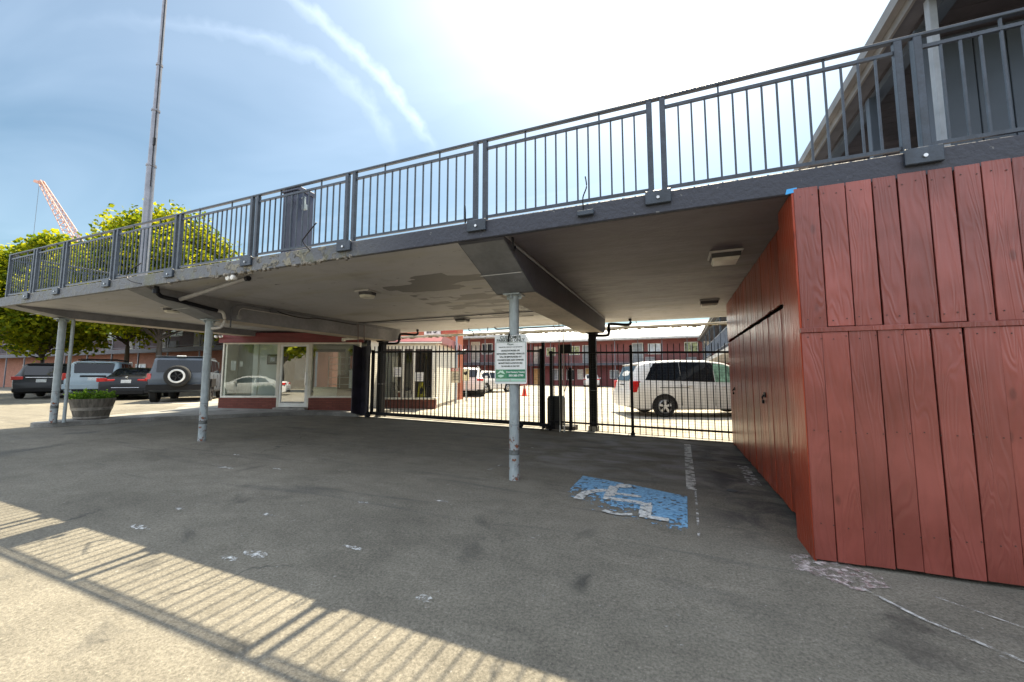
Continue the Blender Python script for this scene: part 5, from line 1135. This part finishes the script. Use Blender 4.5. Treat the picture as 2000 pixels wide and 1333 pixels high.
# ------------------------------------------------------------------ cars
tyre_m = mat('tyre_rubber', (0.014, 0.014, 0.014), 0.8, 0.15, 10)
alloy = mat('alloy_rim', (0.55, 0.55, 0.56), 0.28, 0.05, 6, metal=0.8)
dark_rim = mat('dark_rim', (0.05, 0.05, 0.055), 0.35, metal=0.6)
trim_m = mat('black_trim', (0.008, 0.008, 0.009), 0.6, spec=0.25)
lamp_red = mat('lamp_red', (0.45, 0.015, 0.015), 0.2, 0.15, 6, spec=0.7)
lamp_clear = mat('lamp_clear', (0.6, 0.55, 0.5), 0.15)
car_glass = mat('car_glass', (0.008, 0.010, 0.014), 0.06, 0.1, 2, spec=0.4)
def paint(name, c, metal=0.0): return mat(name, c, 0.4, 0.04, 2, metal=0.0, coat=0.12 if max(c) < 0.1 else 0.35, spec=0.3)
def lerp_t(tab, x):
    if x <= tab[0][0]: return tab[0][1]
    for (a, za), (b, zb) in zip(tab, tab[1:]):
        if x <= b: return za + (zb - za) * (x - a) / (b - a) if b > a else zb
    return tab[-1][1]
def car(name, label, sp, loc, rz, group='parked cars', cat='car'):
    t = thing(name, label, cat, loc, rz, group)
    L, Wd, prof, belt, rw = sp['L'], sp['W'] / 2, sp['prof'], sp['belt'], sp.get('roofw', 0.74)
    zb0 = sp.get('zb', 0.24)
    def zt(x):    # lightly rounded profile
        return sum(lerp_t(prof, x + d_) for d_ in (-0.05, 0, 0.05)) / 3
    def wx(x):
        e = 0.45; d_ = min(x, L - x); r_ = 1.0
        if d_ < e: r_ = 1 - sp.get('taper', 0.12) * (1 - d_ / e) ** 2
        return Wd * r_
    def zb(x): return zb0 + (0.10 * max(0, 1 - x / 0.5) ** 2) + 0.06 * max(0, 1 - (L - x) / 0.5) ** 2
    bl = lambda x: lerp_t(belt, x)
    def ring(x, top=None):
        z1 = zt(x) if top is None else min(zt(x), top); b_ = bl(x); w = wx(x); z0 = zb(x); rf = rw
        lv = [(0.0, z0), (0.86, z0), (0.965, z0 + 0.05), (0.99, z0 + (b_ - z0) * 0.35), (1.0, z0 + (b_ - z0) * 0.62), (0.985, b_ - 0.05), (0.955, b_)]
        hr = max(z1 - 0.07, b_)
        lv += [(0.955 + (rf - 0.955) * 0.5, b_ + (hr - b_) * 0.5), (rf, hr), (rf - 0.05, hr + (z1 - hr) * 0.62), (rf - 0.17, z1 - 0.008), (0.0, z1 + 0.006)]
        return [(y * w, min(z, z1 - 0.006 * (11 - i) * (1 if i < 11 else 0)) if z1 < b_ + 0.09 else z) for i, (y, z) in enumerate(lv)]
    xs = sorted(set([0, 0.012, 0.03, 0.055, 0.085, 0.12, 0.16, 0.21, 0.27, 0.34, 0.42, 0.5] + [round(0.6 + i * 0.09, 3) for i in range(int((L - 1.1) / 0.09))] + [L - 0.5, L - 0.4, L - 0.3, L - 0.2, L - 0.12, L - 0.06, L - 0.02, L] + [p[0] for p in prof if 0 < p[0] < L]))
    def loft(top, grow, m, nm):
        mb = MB(); rings = []
        for x in xs:
            rg = ring(x, top); xg = x + (grow if x > L / 2 else -grow) * (1 if (x < 0.4 or x > L - 0.4) else 0)
            full = [(xg, y + (grow if y > 0 else 0), z) for y, z in rg] + [(xg, -y - grow, z) for y, z in reversed(rg[1:-1])]
            rings.append(full)
        n = len(rings[0])
        for rg in rings: mb.v += rg
        for i in range(len(rings) - 1):
            for k in range(n): mb.f.append((i * n + k, i * n + (k + 1) % n, (i + 1) * n + (k + 1) % n, (i + 1) * n + k))
        mb.f += [tuple(reversed(range(n))), tuple(range((len(rings) - 1) * n, len(rings) * n))]
        return mb.build(nm, m, t, True, world=False)
    body = loft(None, 0.0, sp['paint'], 'body')
    if sp.get('clad'): loft(sp['clad'], 0.012, trim_m, 'lower_cladding')
    def side_y(x, z):
        w = wx(x); b_ = bl(x); hr = max(zt(x) - 0.07, b_ + 0.01)
        f = min(max((z - b_) / (hr - b_), 0), 1)
        return w * (0.955 + (rw - 0.955) * f)
    for s in (1, -1):
        for (xa, xb, cut) in sp['wins']:
            mb = MB(); n = 14; rows = []
            for i in range(n + 1):
                x = xa + (xb - xa) * i / n; z0 = bl(x) + 0.035; z1 = max(z0 + 0.004, min(zt(x) - sp.get('wtop', 0.115), z0 + 9))
                if cut:    # slanted rear or front edge
                    z1 = max(z0 + 0.004, min(z1, z0 + (x - xa) * cut if cut > 0 else z0 + (xb - x) * -cut))
                rows.append([(x, s * (side_y(x, z0 + (z1 - z0) * j / 3) + 0.006), z0 + (z1 - z0) * j / 3) for j in range(4)])
            for r_ in rows: mb.v += r_
            for i in range(n):
                for j in range(3): mb.f.append((i * 4 + j, i * 4 + j + 1, i * 4 + 5 + j, i * 4 + 4 + j))
            mb.build('side_window', car_glass if not (xb > L * 0.6 and sp.get('clear_front')) else sp['clear_front'], t, True, world=False)
    # rear and front glass follow the profile
    for nm, (xa, xb, inset), sgn in (('rear_window', sp['rglass'], 1), ('windscreen', sp['wglass'], -1)):
        mb = MB(); n = 8; k = 6
        pa, pb = Vector((xa, 0, lerp_t(prof, xa))), Vector((xb, 0, lerp_t(prof, xb)))
        nrm = Vector((pb.z - pa.z, 0, -(pb.x - pa.x))).normalized()
        if nrm.x * sgn > 0: nrm = -nrm
        for i in range(n + 1):
            f = i / n; p = pa.lerp(pb, f) + nrm * 0.012; wv = wx(p.x) * (rw - 0.10) + (inset * (1 - f) if sgn > 0 else inset * f)
            mb.v += [(p.x, -wv + 2 * wv * j / k, p.z) for j in range(k + 1)]
        for i in range(n):
            for j in range(k): mb.f.append((i * (k + 1) + j, i * (k + 1) + j + 1, (i + 1) * (k + 1) + j + 1, (i + 1) * (k + 1) + j))
        mb.build(nm, car_glass, t, True, world=False)
    def xr(z):    # rear face at height z
        best = 0
        for i in range(200):
            x = i * 0.01
            if zt(x) >= z: return x
        return best
    for (y0, y1, z0, z1, dp, cm) in sp['lamps']:
        for s in (1, -1):
            x_ = xr((z0 + z1) / 2)
            ya, yb = sorted((s * y0, s * y1)); MB().bbox((x_ - 0.02, ya, z0), (x_ + dp, yb, z1), 0.015).build('tail_lamp', cm or lamp_red, t, world=False)
    pz = sp['plate'][1]; x_ = xr(pz) - 0.014 - sp['plate'][2]; py = sp['plate'][0]
    MB().bbox((x_ - 0.004, py - 0.16, pz - 0.08), (x_ + 0.03, py + 0.16, pz + 0.08), 0.004).build('number_plate', sp.get('pmat', mat('plate_white', (0.6, 0.62, 0.62), 0.4, 0.12, 30)), t, world=False)
    for nm, a, b, m_ in sp.get('boxes', ()): MB().bbox(a, b, 0.012).build(nm, m_, t, world=False)
    wr = sp['wr']
    for x_ in sp['wx']:
        for s in (1, -1):
            yo = wx(x_) - 0.005
            mb = MB(); ring_ = []
            for i in range(25):
                a = math.pi * (-0.06 + 1.12 * i / 24); ring_.append((x_ + (wr + 0.075) * math.cos(a), wr + (wr + 0.065) * math.sin(a)))
            mb.prism([(p, max(q, zb0)) for p, q in ring_], *sorted((s * (yo - 0.1), s * (yo + 0.008))), 'Y'); mb.build('wheel_arch', trim_m, t, world=False)
            y_ = s * (yo - 0.10)
            wh = MB().lathe([(wr * 0.66, -0.11), (wr * 0.93, -0.112), (wr, -0.085), (wr, 0.085), (wr * 0.93, 0.112), (wr * 0.66, 0.11)], 32, (x_, y_, wr), 'Y', False).build('wheel', tyre_m, t, True, world=False)
            rim = MB(); rm = sp.get('rim', alloy); yf = y_ + s * 0.10
            rim.lathe([(wr * 0.56, -0.02), (wr * 0.66, 0.012), (wr * 0.69, 0.0), (wr * 0.66, -0.02)], 32, (x_, yf, wr), 'Y', False)
            rim.lathe([(0.0, 0.0), (wr * 0.16, 0.0), (wr * 0.17, -0.03), (0.0, -0.03)], 16, (x_, yf, wr), 'Y')
            for q in range(5):
                a = 2 * math.pi * q / 5 + 0.3; c_, s_ = math.cos(a), math.sin(a); tx, tz = -s_ * wr * 0.11, c_ * wr * 0.11
                r0, r1 = wr * 0.1, wr * 0.6
                rim.prism([(x_ + c_ * r0 + tx * .7, wr + s_ * r0 + tz * .7), (x_ + c_ * r1 + tx * 1.2, wr + s_ * r1 + tz * 1.2), (x_ + c_ * r1 - tx * 1.2, wr + s_ * r1 - tz * 1.2), (x_ + c_ * r0 - tx * .7, wr + s_ * r0 - tz * .7)], *sorted((yf - 0.012, yf + 0.004)), 'Y')
            rim.build('rim', rm, wh, world=False)
            MB().lathe([(0.0, 0), (wr * 0.64, 0)], 24, (x_, y_ + s * 0.05, wr), 'Y').build('brake_disc', trim_m, wh, world=False)
    for s in (1, -1):
        xm = sp['mirror']; MB().bbox((xm - 0.08, min(s * (side_y(xm, bl(xm)) + 0.02), s * (side_y(xm, bl(xm)) + 0.2)), bl(xm) + 0.02), (xm + 0.06, max(s * (side_y(xm, bl(xm)) + 0.02), s * (side_y(xm, bl(xm)) + 0.2)), bl(xm) + 0.18), 0.03).build('mirror', sp['paint'], t, world=False)
        for xh in sp.get('handles', ()): MB().bbox((xh, min(s * (wx(xh) * 0.985), s * (wx(xh) * 0.985 + 0.03)), bl(xh) - 0.12), (xh + 0.18, max(s * (wx(xh) * 0.985), s * (wx(xh) * 0.985 + 0.03)), bl(xh) - 0.085), 0.008).build('door_handle', sp['paint'], t, world=False)
        mb = MB()
        for xd in sp.get('gaps', ()): mb.box((xd, min(s * wx(xd) * 0.9, s * (wx(xd) + 0.001)), zb0 + 0.14), (xd + 0.008, max(s * wx(xd) * 0.9, s * (wx(xd) + 0.001)), bl(xd) - 0.06))
        if mb.v: mb.build('door_gap', trim_m, t, world=False)
    return t
# --- dark grey crossover (leftmost)
SUVP = lambda H: [(0, 0.62), (0.03, 0.85), (0.10, 1.05), (0.50, H - 0.12), (0.62, H - 0.04), (1.1, H), (2.6, H - 0.01), (2.95, H - 0.10), (3.75, 1.10), (4.35, 0.96), (4.62, 0.80), (4.7, 0.55)]
sp_dark = dict(L=4.7, W=1.9, prof=SUVP(1.66), belt=[(0, 1.02), (4.7, 0.98)], wins=[(0.55, 1.25, 2.4), (1.30, 2.2, 0), (2.27, 3.35, 0)], rglass=(0.12, 0.46, -0.02), wglass=(3.7, 2.98, 0.0), lamps=[(0.56, 0.93, 0.86, 1.02, 0.2, None)],
    plate=(0.0, 0.82, 0.0), wx=(0.95, 3.75), wr=0.36, mirror=3.2, paint=paint('charcoal_paint', (0.018, 0.020, 0.024)), clad=0.5, gaps=(1.2, 2.2, 3.2),
    boxes=[('chrome_strip', (0.045, -0.5, 0.955), (0.09, 0.5, 0.985), mat('chrome', (0.6, 0.6, 0.6), 0.2, metal=1.0)), ('roof_spoiler', (0.44, -0.6, 1.56), (0.62, 0.6, 1.60), trim_m), ('bumper_reflector', (-0.03, -0.85, 0.48), (0.0, -0.6, 0.51), lamp_red)])
# --- pale blue-grey off-roader with roof rack
sp_run = dict(L=4.8, W=1.92, prof=[(0, 0.66), (0.02, 0.9), (0.07, 1.12), (0.22, 1.62), (0.36, 1.70), (0.9, 1.74), (2.7, 1.73), (2.95, 1.66), (3.55, 1.20), (4.5, 1.08), (4.72, 0.92), (4.8, 0.6)], belt=[(0, 1.12), (4.8, 1.06)],
    wins=[(0.45, 1.1, 1.8), (1.18, 2.1, 0), (2.18, 3.25, 0)], rglass=(0.085, 0.21, -0.02), wglass=(3.5, 2.98, 0.0), lamps=[(0.80, 0.965, 0.86, 1.16, 0.25, None)], plate=(0.0, 0.90, 0.0), wx=(0.95, 3.75), wr=0.40, mirror=3.2,
    roofw=0.80, paint=paint('ice_blue_paint', (0.30, 0.37, 0.41), 0.1), gaps=(1.14, 2.14, 3.2), handles=(1.3, 2.3), taper=0.08,
    boxes=[('tailgate_recess', (0.04, -0.42, 0.99), (0.06, 0.42, 1.07), trim_m), ('rear_bumper', (-0.10, -0.92, 0.46), (0.12, 0.92, 0.68), paint('ice_blue_paint', (0.30, 0.37, 0.41), 0.1)), ('bumper_step', (-0.12, -0.6, 0.36), (0.1, 0.6, 0.46), trim_m),
           ('roof_rail', (0.7, 0.62, 1.75), (2.7, 0.67, 1.80), trim_m), ('roof_rail', (0.7, -0.67, 1.75), (2.7, -0.62, 1.80), trim_m)] + [('rack_bar', (0.8 + i * 0.42, -0.62, 1.80), (0.84 + i * 0.42, 0.62, 1.83), trim_m) for i in range(5)] + [('rear_spoiler', (0.13, -0.62, 1.63), (0.4, 0.62, 1.68), paint('ice_blue_paint', (0.30, 0.37, 0.41), 0.1))])
# --- black saloon
sp_sed = dict(L=4.85, W=1.86, prof=[(0, 0.58), (0.03, 0.86), (0.08, 1.0), (0.20, 1.035), (0.55, 1.04), (1.35, 1.36), (1.75, 1.425), (2.4, 1.43), (2.75, 1.38), (3.5, 1.02), (4.4, 0.90), (4.75, 0.74), (4.85, 0.52)], belt=[(0, 0.97), (1.2, 0.95), (4.85, 0.86)],
    wins=[(1.05, 1.9, 0.9), (1.95, 3.15, 0)], rglass=(0.62, 1.34, -0.06), wglass=(3.45, 2.78, 0.0), lamps=[(0.36, 0.66, 0.80, 0.90, 0.1, None), (0.60, 0.925, 0.79, 0.95, 0.3, None)], plate=(0.0, 0.79, 0.0), wx=(1.0, 3.9), wr=0.34, mirror=3.0, zb=0.2,
    roofw=0.70, paint=paint('black_car_paint', (0.006, 0.007, 0.010), 0.2), gaps=(1.1, 2.1, 3.1), boxes=[('emblem', (0.035, -0.035, 0.955), (0.06, 0.035, 1.01), mat('chrome', (0.6, 0.6, 0.6), 0.2, metal=1.0)), ('rear_valance', (-0.03, -0.6, 0.26), (0.1, 0.6, 0.42), trim_m), ('bumper_trim', (-0.022, -0.45, 0.53), (0.02, 0.45, 0.55), mat('chrome', (0.6, 0.6, 0.6), 0.2, metal=1.0))])
# --- boxy off-roader with spare wheel
silv = paint('silver_blue_paint', (0.075, 0.09, 0.11), 0.2)
sp_box = dict(L=4.7, W=1.92, prof=[(0, 0.72), (0.015, 0.95), (0.04, 1.18), (0.12, 1.72), (0.22, 1.80), (0.6, 1.83), (2.7, 1.82), (2.85, 1.77), (3.3, 1.27), (4.5, 1.20), (4.66, 1.02), (4.7, 0.7)], belt=[(0, 1.20), (4.7, 1.15)],
    wins=[(0.28, 1.1, 0), (1.18, 2.0, 0), (2.08, 2.95, 0)], rglass=(0.045, 0.115, -0.0), wglass=(3.28, 2.87, 0.0), lamps=[(0.83, 0.955, 0.92, 1.16, 0.1, mat('lamp_pink', (0.5, 0.10, 0.10), 0.25, 0.3, 9))], plate=(0.62, 0.66, 0.09), wx=(0.85, 3.75), wr=0.42, mirror=2.95, roofw=0.85, taper=0.05, zb=0.42,
    paint=silv, rim=dark_rim, pmat=mat('plate_tan', (0.5, 0.42, 0.2), 0.4, 0.2, 30), gaps=(1.14, 2.04, 3.0),
    boxes=[('rear_bumper', (-0.14, -0.94, 0.52), (0.1, 0.94, 0.74), trim_m), ('fender_flare', (0.35, 0.93, 0.62), (1.35, 1.02, 0.95), trim_m), ('fender_flare', (0.35, -1.02, 0.62), (1.35, -0.93, 0.95), trim_m), ('fender_flare', (3.25, 0.93, 0.62), (4.3, 1.02, 0.95), trim_m), ('fender_flare', (3.25, -1.02, 0.62), (4.3, -0.93, 0.95), trim_m),
           ('third_lamp', (0.10, -0.16, 1.82), (0.25, 0.12, 1.87), mat('plate_white', (0.6, 0.62, 0.62), 0.4, 0.12, 30)), ('roof_cap', (0.18, -0.78, 1.828), (2.7, 0.78, 1.845), silv), ('side_step', (1.3, 0.90, 0.40), (3.2, 1.0, 0.46), trim_m), ('side_step', (1.3, -1.0, 0.40), (3.2, -0.90, 0.46), trim_m)])
# --- white crossover in the courtyard
sp_wh = dict(L=4.5, W=1.84, prof=[(0, 0.62), (0.03, 0.86), (0.09, 1.04), (0.48, 1.52), (0.58, 1.58), (1.1, 1.64), (2.5, 1.62), (2.8, 1.54), (3.5, 1.08), (4.2, 0.95), (4.42, 0.8), (4.5, 0.55)], belt=[(0, 1.02), (4.5, 0.96)], wins=[(0.5, 1.2, 2.4), (1.27, 2.1, 0), (2.17, 3.15, 0)], rglass=(0.12, 0.45, -0.02), wglass=(3.45, 2.83, 0.0),
    lamps=[(0.56, 0.91, 0.88, 0.99, 0.25, None)], plate=(0.0, 0.78, 0.0), wx=(0.9, 3.6), wr=0.35, mirror=3.0, paint=paint('white_car_paint', (0.62, 0.6, 0.57), 0.0), clad=0.44, gaps=(1.2, 2.1, 3.1), boxes=[('silver_valance', (-0.03, -0.6, 0.36), (0.02, 0.6, 0.42), alloy), ('roof_rail', (0.7, 0.55, 1.66), (2.5, 0.60, 1.70), alloy), ('roof_rail', (0.7, -0.60, 1.66), (2.5, -0.55, 1.70), alloy)])
# --- white minivan
vp = paint('van_white_paint', (0.62, 0.61, 0.585), 0.05)
sp_van = dict(L=5.15, W=1.98, prof=[(0, 0.60), (0.025, 0.80), (0.07, 1.08), (0.16, 1.35), (0.30, 1.62), (0.42, 1.72), (0.8, 1.79), (1.6, 1.83), (2.6, 1.82), (3.2, 1.74), (3.7, 1.55), (4.35, 1.15), (4.85, 0.98), (5.08, 0.82), (5.15, 0.5)], belt=[(0, 1.14), (1.0, 1.12), (5.15, 1.0)],
    wtop=0.085, wins=[(0.50, 1.66, 1.7), (1.67, 2.76, 0), (2.78, 4.25, 0)], rglass=(0.09, 0.30, -0.02), wglass=(4.3, 3.72, 0.0), lamps=[(0.80, 0.965, 0.78, 1.14, 0.28, None)], plate=(0.0, 0.92, 0.0), wx=(1.10, 4.15), wr=0.335, mirror=3.9, roofw=0.78, zb=0.22, taper=0.10,
    paint=vp, gaps=(1.66, 2.74, 3.85), handles=(1.85, 2.95), clear_front=mat('pane_green_clear', (0.22, 0.38, 0.27), 0.15, 0.3, 5), boxes=[('gate_handle', (0.03, -0.22, 0.995), (0.09, 0.22, 1.03), trim_m), ('slide_track', (0.95, 0.985, 0.93), (1.9, 0.992, 0.945), trim_m), ('slide_track', (0.95, -0.992, 0.93), (1.9, -0.985, 0.945), trim_m), ('roof_spoiler', (0.28, -0.66, 1.66), (0.48, 0.66, 1.70), vp)])
sp_hat = dict(L=4.1, W=1.75, prof=[(0, 0.6), (0.03, 0.85), (0.1, 1.0), (0.5, 1.42), (1.1, 1.5), (2.2, 1.48), (3.1, 1.0), (3.9, 0.85), (4.1, 0.5)], belt=[(0, 0.98), (4.1, 0.9)], wins=[(0.5, 1.3, 2.4), (1.36, 2.8, 0)], rglass=(0.12, 0.46, -0.02), wglass=(3.0, 2.25, 0.0), lamps=[(0.6, 0.86, 0.85, 0.97, 0.2, None)], plate=(0, 0.7, 0), wx=(0.8, 3.3), wr=0.32, mirror=2.6,
    paint=paint('white_car_paint', (0.62, 0.6, 0.57), 0.0))
HD = R(90 + 50)     # cars parked nose in towards the brick wing
car('parked_suv', 'dark charcoal crossover parked leftmost in the row before the brick wing', sp_dark, (-26.8, 9.1, 0.30), R(90 + 58), cat='suv')
car('parked_suv', 'pale ice blue off roader with black roof rack parked behind the slim post', sp_run, (-24.2, 9.8, 0.30), R(90 + 56), cat='suv')
car('parked_sedan', 'glossy black saloon with red tail lamps parked left of the boxy off roader', sp_sed, (-21.8, 9.9, 0.30), R(90 + 54), cat='sedan')
bx = car('parked_suv', 'boxy silver off roader with spare wheel on its tailgate beside the office', sp_box, (-18.0, 9.8, 0.27), R(90 + 50), cat='suv')
spare = MB().lathe([(0.22, -0.12), (0.37, -0.125), (0.41, -0.09), (0.41, 0.08), (0.37, 0.11), (0.22, 0.11)], 36, (-0.16, 0.0, 1.06), 'X', False).build('spare_wheel', tyre_m, bx, True, world=False)
MB().lathe([(0.20, -0.02), (0.235, -0.03), (0.265, -0.02), (0.265, 0.0), (0.2, 0.0)], 36, (-0.28, 0.0, 1.06), 'X', False).build('white_ring', mat('ring_white', (0.7, 0.7, 0.68), 0.4), spare, True, world=False)
MB().lathe([(0.0, 0), (0.2, 0)], 28, (-0.262, 0.0, 1.06), 'X').build('wheel_cover', trim_m, spare, world=False)
mb = MB()
for q in range(5):
    a = q * 2 * math.pi / 5; mb.bar((-0.275, 0.03 * math.cos(a), 1.06 + 0.03 * math.sin(a)), (-0.275, 0.19 * math.cos(a), 1.06 + 0.19 * math.sin(a)), 0.03)
mb.build('spokes', dark_rim, spare, world=False)
car('parked_suv', 'white crossover with silver trim parked in the courtyard seen from behind', sp_wh, (-10.6, 19.6, 0.2), R(90 + 24), cat='suv')
car('parked_hatchback', 'pale car nosing out behind the left side of the white crossover', sp_hat, (-12.6, 23.6, 0.22), R(90 - 12), cat='hatchback')
car('parked_hatchback', 'small white car standing far back in the courtyard behind the black post', sp_hat, (-8.6, 44.6, 0.1), R(90 + 10), cat='hatchback')
car('parked_van', 'white minivan parked side on behind the picket fence', sp_van, (-1.75, 14.25, 0.03), R(24), cat='van')

# ------------------------------------------------------------------ trees
leafA = leaf_mat('maple_leaf', (0.045, 0.09, 0.012), (0.29, 0.31, 0.025), 0.5)
bark = mat('bark', (0.10, 0.08, 0.065), 0.9, 0.25, 4, bump=0.5, bscale=12, stretch=(1, 1, 0.3))
def tree_meshes(seed, h, r, trunk_h, n_leaf, ls=0.11, nc=84):
    rnd = random.Random(seed); cr = MB(); tr = MB()
    tr.tube(smoothpath([(0, 0, -0.3), (0.03, 0.02, trunk_h * 0.5), (-0.04, 0.05, trunk_h), (0.05, 0, trunk_h + (h - trunk_h) * 0.6)]), 0.19, 10, 0.05)
    clumps = []
    for i in range(nc):
        a = rnd.uniform(0, 6.283); e = rnd.uniform(-0.75, 1.0); rr = r * rnd.uniform(0.25, 1.12)
        cz = trunk_h + (h - trunk_h) * 0.5 + e * (h - trunk_h) * 0.5; f = (1 - ((e + 0.75) / 1.85) ** 1.3) ** 0.6 if e > -0.45 else 0.8
        c = Vector((rr * f * math.cos(a), rr * f * math.sin(a), cz)); clumps.append((c, rnd.uniform(0.35, 0.95) * r / 3.6))
        b0 = Vector((0, 0, trunk_h * 0.8 + (cz - trunk_h) * 0.35)) if cz > trunk_h else Vector((0, 0, trunk_h * 0.85))
        m_ = (b0 + c) / 2 + Vector((0, 0, 0.25)); tr.tube([b0, m_, m_.lerp(c, 0.7)], 0.045, 5, 0.012)
    for i in range(n_leaf):
        c, cr_ = clumps[i % len(clumps)]
        d_ = Vector([rnd.gauss(0, 1) for _ in range(3)]).normalized() * cr_ * (rnd.random() ** 0.45) * 1.25; d_.z *= rnd.uniform(0.5, 1.1)
        p = c + d_; u = Vector([rnd.gauss(0, 1), rnd.gauss(0, 1), rnd.gauss(0, 0.6)]).normalized(); w_ = u.cross(Vector([rnd.gauss(0, 1), rnd.gauss(0, 1), rnd.gauss(0, 1)])).normalized(); s_ = ls * rnd.uniform(0.6, 1.25)
        cr.add([p - u * s_, p - u * s_ * 0.2 + w_ * s_ * 0.75, p + u * s_, p - u * s_ * 0.2 - w_ * s_ * 0.75], [(0, 1, 2, 3)])
    return tr, cr
def tree(label, loc, seed, h, r, trunk_h, n_leaf, ls=0.11, group='street trees', m=None):
    t = thing('street_tree', label, 'tree', loc, 0, group); tr, cr = tree_meshes(seed, h, r, trunk_h, n_leaf, ls)
    tr.build('trunk', bark, t, True, world=False); cr.build('crown', m or leafA, t, world=False); return t
tree('broad yellow green maple rising behind the left half of the railing', (-25.0, 12.6, 0.3), 3, 8.9, 4.4, 3.3, 52000, 0.105)
tree('green tree at the far left growing beside the brick wall', (-33.5, 11.3, 0.3), 5, 8.6, 4.4, 2.0, 34000, 0.13)
tree('yellow green tree between the two larger ones behind the crane side of the railing', (-33.0, 14.9, 0.3), 8, 9.4, 4.0, 3.4, 26000, 0.12)
tree('leafy tree at the left picture edge beyond the end of the deck', (-26.5, 4.4, 0.3), 11, 6.6, 2.8, 1.6, 18000, 0.11)

# ------------------------------------------------------------------ distant crane
cx = thing('tower_crane', 'distant pale lattice crane jib leaning above the trees at the left', 'crane', (-188, 84, 0))
cm = mat('crane_paint', (0.5, 0.27, 0.2), 0.6, 0.1, 0.2); cm2 = mat('crane_cable', (0.12, 0.13, 0.15), 0.5)
A, B = Vector((-216.2, 68.1, 73.6)), Vector((-188.0, 84.0, 20.0)); ax = (B - A).normalized(); u = ax.cross(Vector((0.35, -0.93, 0.1))).normalized(); v = ax.cross(u).normalized()
mb = MB(); nseg = 30; cor = lambda i, k: A + (B - A) * (i / nseg) + (u * (1 if k in (0, 1) else -1) + v * (1 if k in (0, 3) else -1)) * (0.55 + 0.75 * min(1, i / 10))
for k in range(4): mb.tube([cor(0, k), cor(10, k), cor(nseg, k)], 0.15, 5)
for i in range(nseg):
    for k in range(4):
        mb.bar(cor(i, k), cor(i + 1, (k + 1) % 4), 0.13); mb.bar(cor(i, k), cor(i, (k + 1) % 4), 0.12)
mb.build('jib', cm, cx)
MB().obox(A + Vector((-1.2, 0, -0.2)), (3.2, 1.2, 1.0), 0.3, 0, 0.3).build('jib_head', cm, cx)
MB().tube([A + Vector((-1.9, 0.3, -0.3)), A + Vector((-2.4, 0.4, -30))], 0.06, 5).build('hoist_cable', cm2, cx)
mb = MB()
for k in (0.0, 0.7): mb.tube([A + (B - A) * (0.32 + 0.1 * k) + v * 1.3, B + Vector((7 + 3 * k, 3, 14))], 0.07, 5)
mb.build('stay_cable', cm2, cx)
MB().bbox((B.x - 3, B.y - 3, 0), (B.x + 3, B.y + 3, 22), 0.2).build('mast', cm, cx)

# ------------------------------------------------------------------ the street behind the camera (seen only in reflections, and lighting the shade)
for i, (x, y, h_, r) in enumerate(((-16, -15, 8, 3.6), (-8, -17, 9, 3.8), (1, -16, 8, 3.5), (-24, -13, 9, 4))):
    tree('street tree across the road, number %s from the west' % ('two', 'three', 'four', 'one')[i], (x, y, 0), 30 + i, h_, r, 2.5, 5000, 0.24, group='trees across the road')
car('parked_sedan', 'pale grey saloon parked across the road facing the motel office', dict(sp_sed, paint=paint('pale_car_paint', (0.5, 0.5, 0.5))), (-14.5, -9.5, -0.05), R(180), group='cars across the road', cat='sedan')
bb = thing('road_side_building', 'low brown building across the road', 'building', (0, -24, 0))
MB().box((-40, -32, 0), (30, -24, 5)).build('wall', mat('far_brown_wall', (0.09, 0.085, 0.075), 0.8), bb)
MB().box((-40.2, -32.2, 5.0), (30.2, -23.8, 5.4)).build('parapet', mat('far_grey_parapet', (0.3, 0.3, 0.3), 0.8), bb)
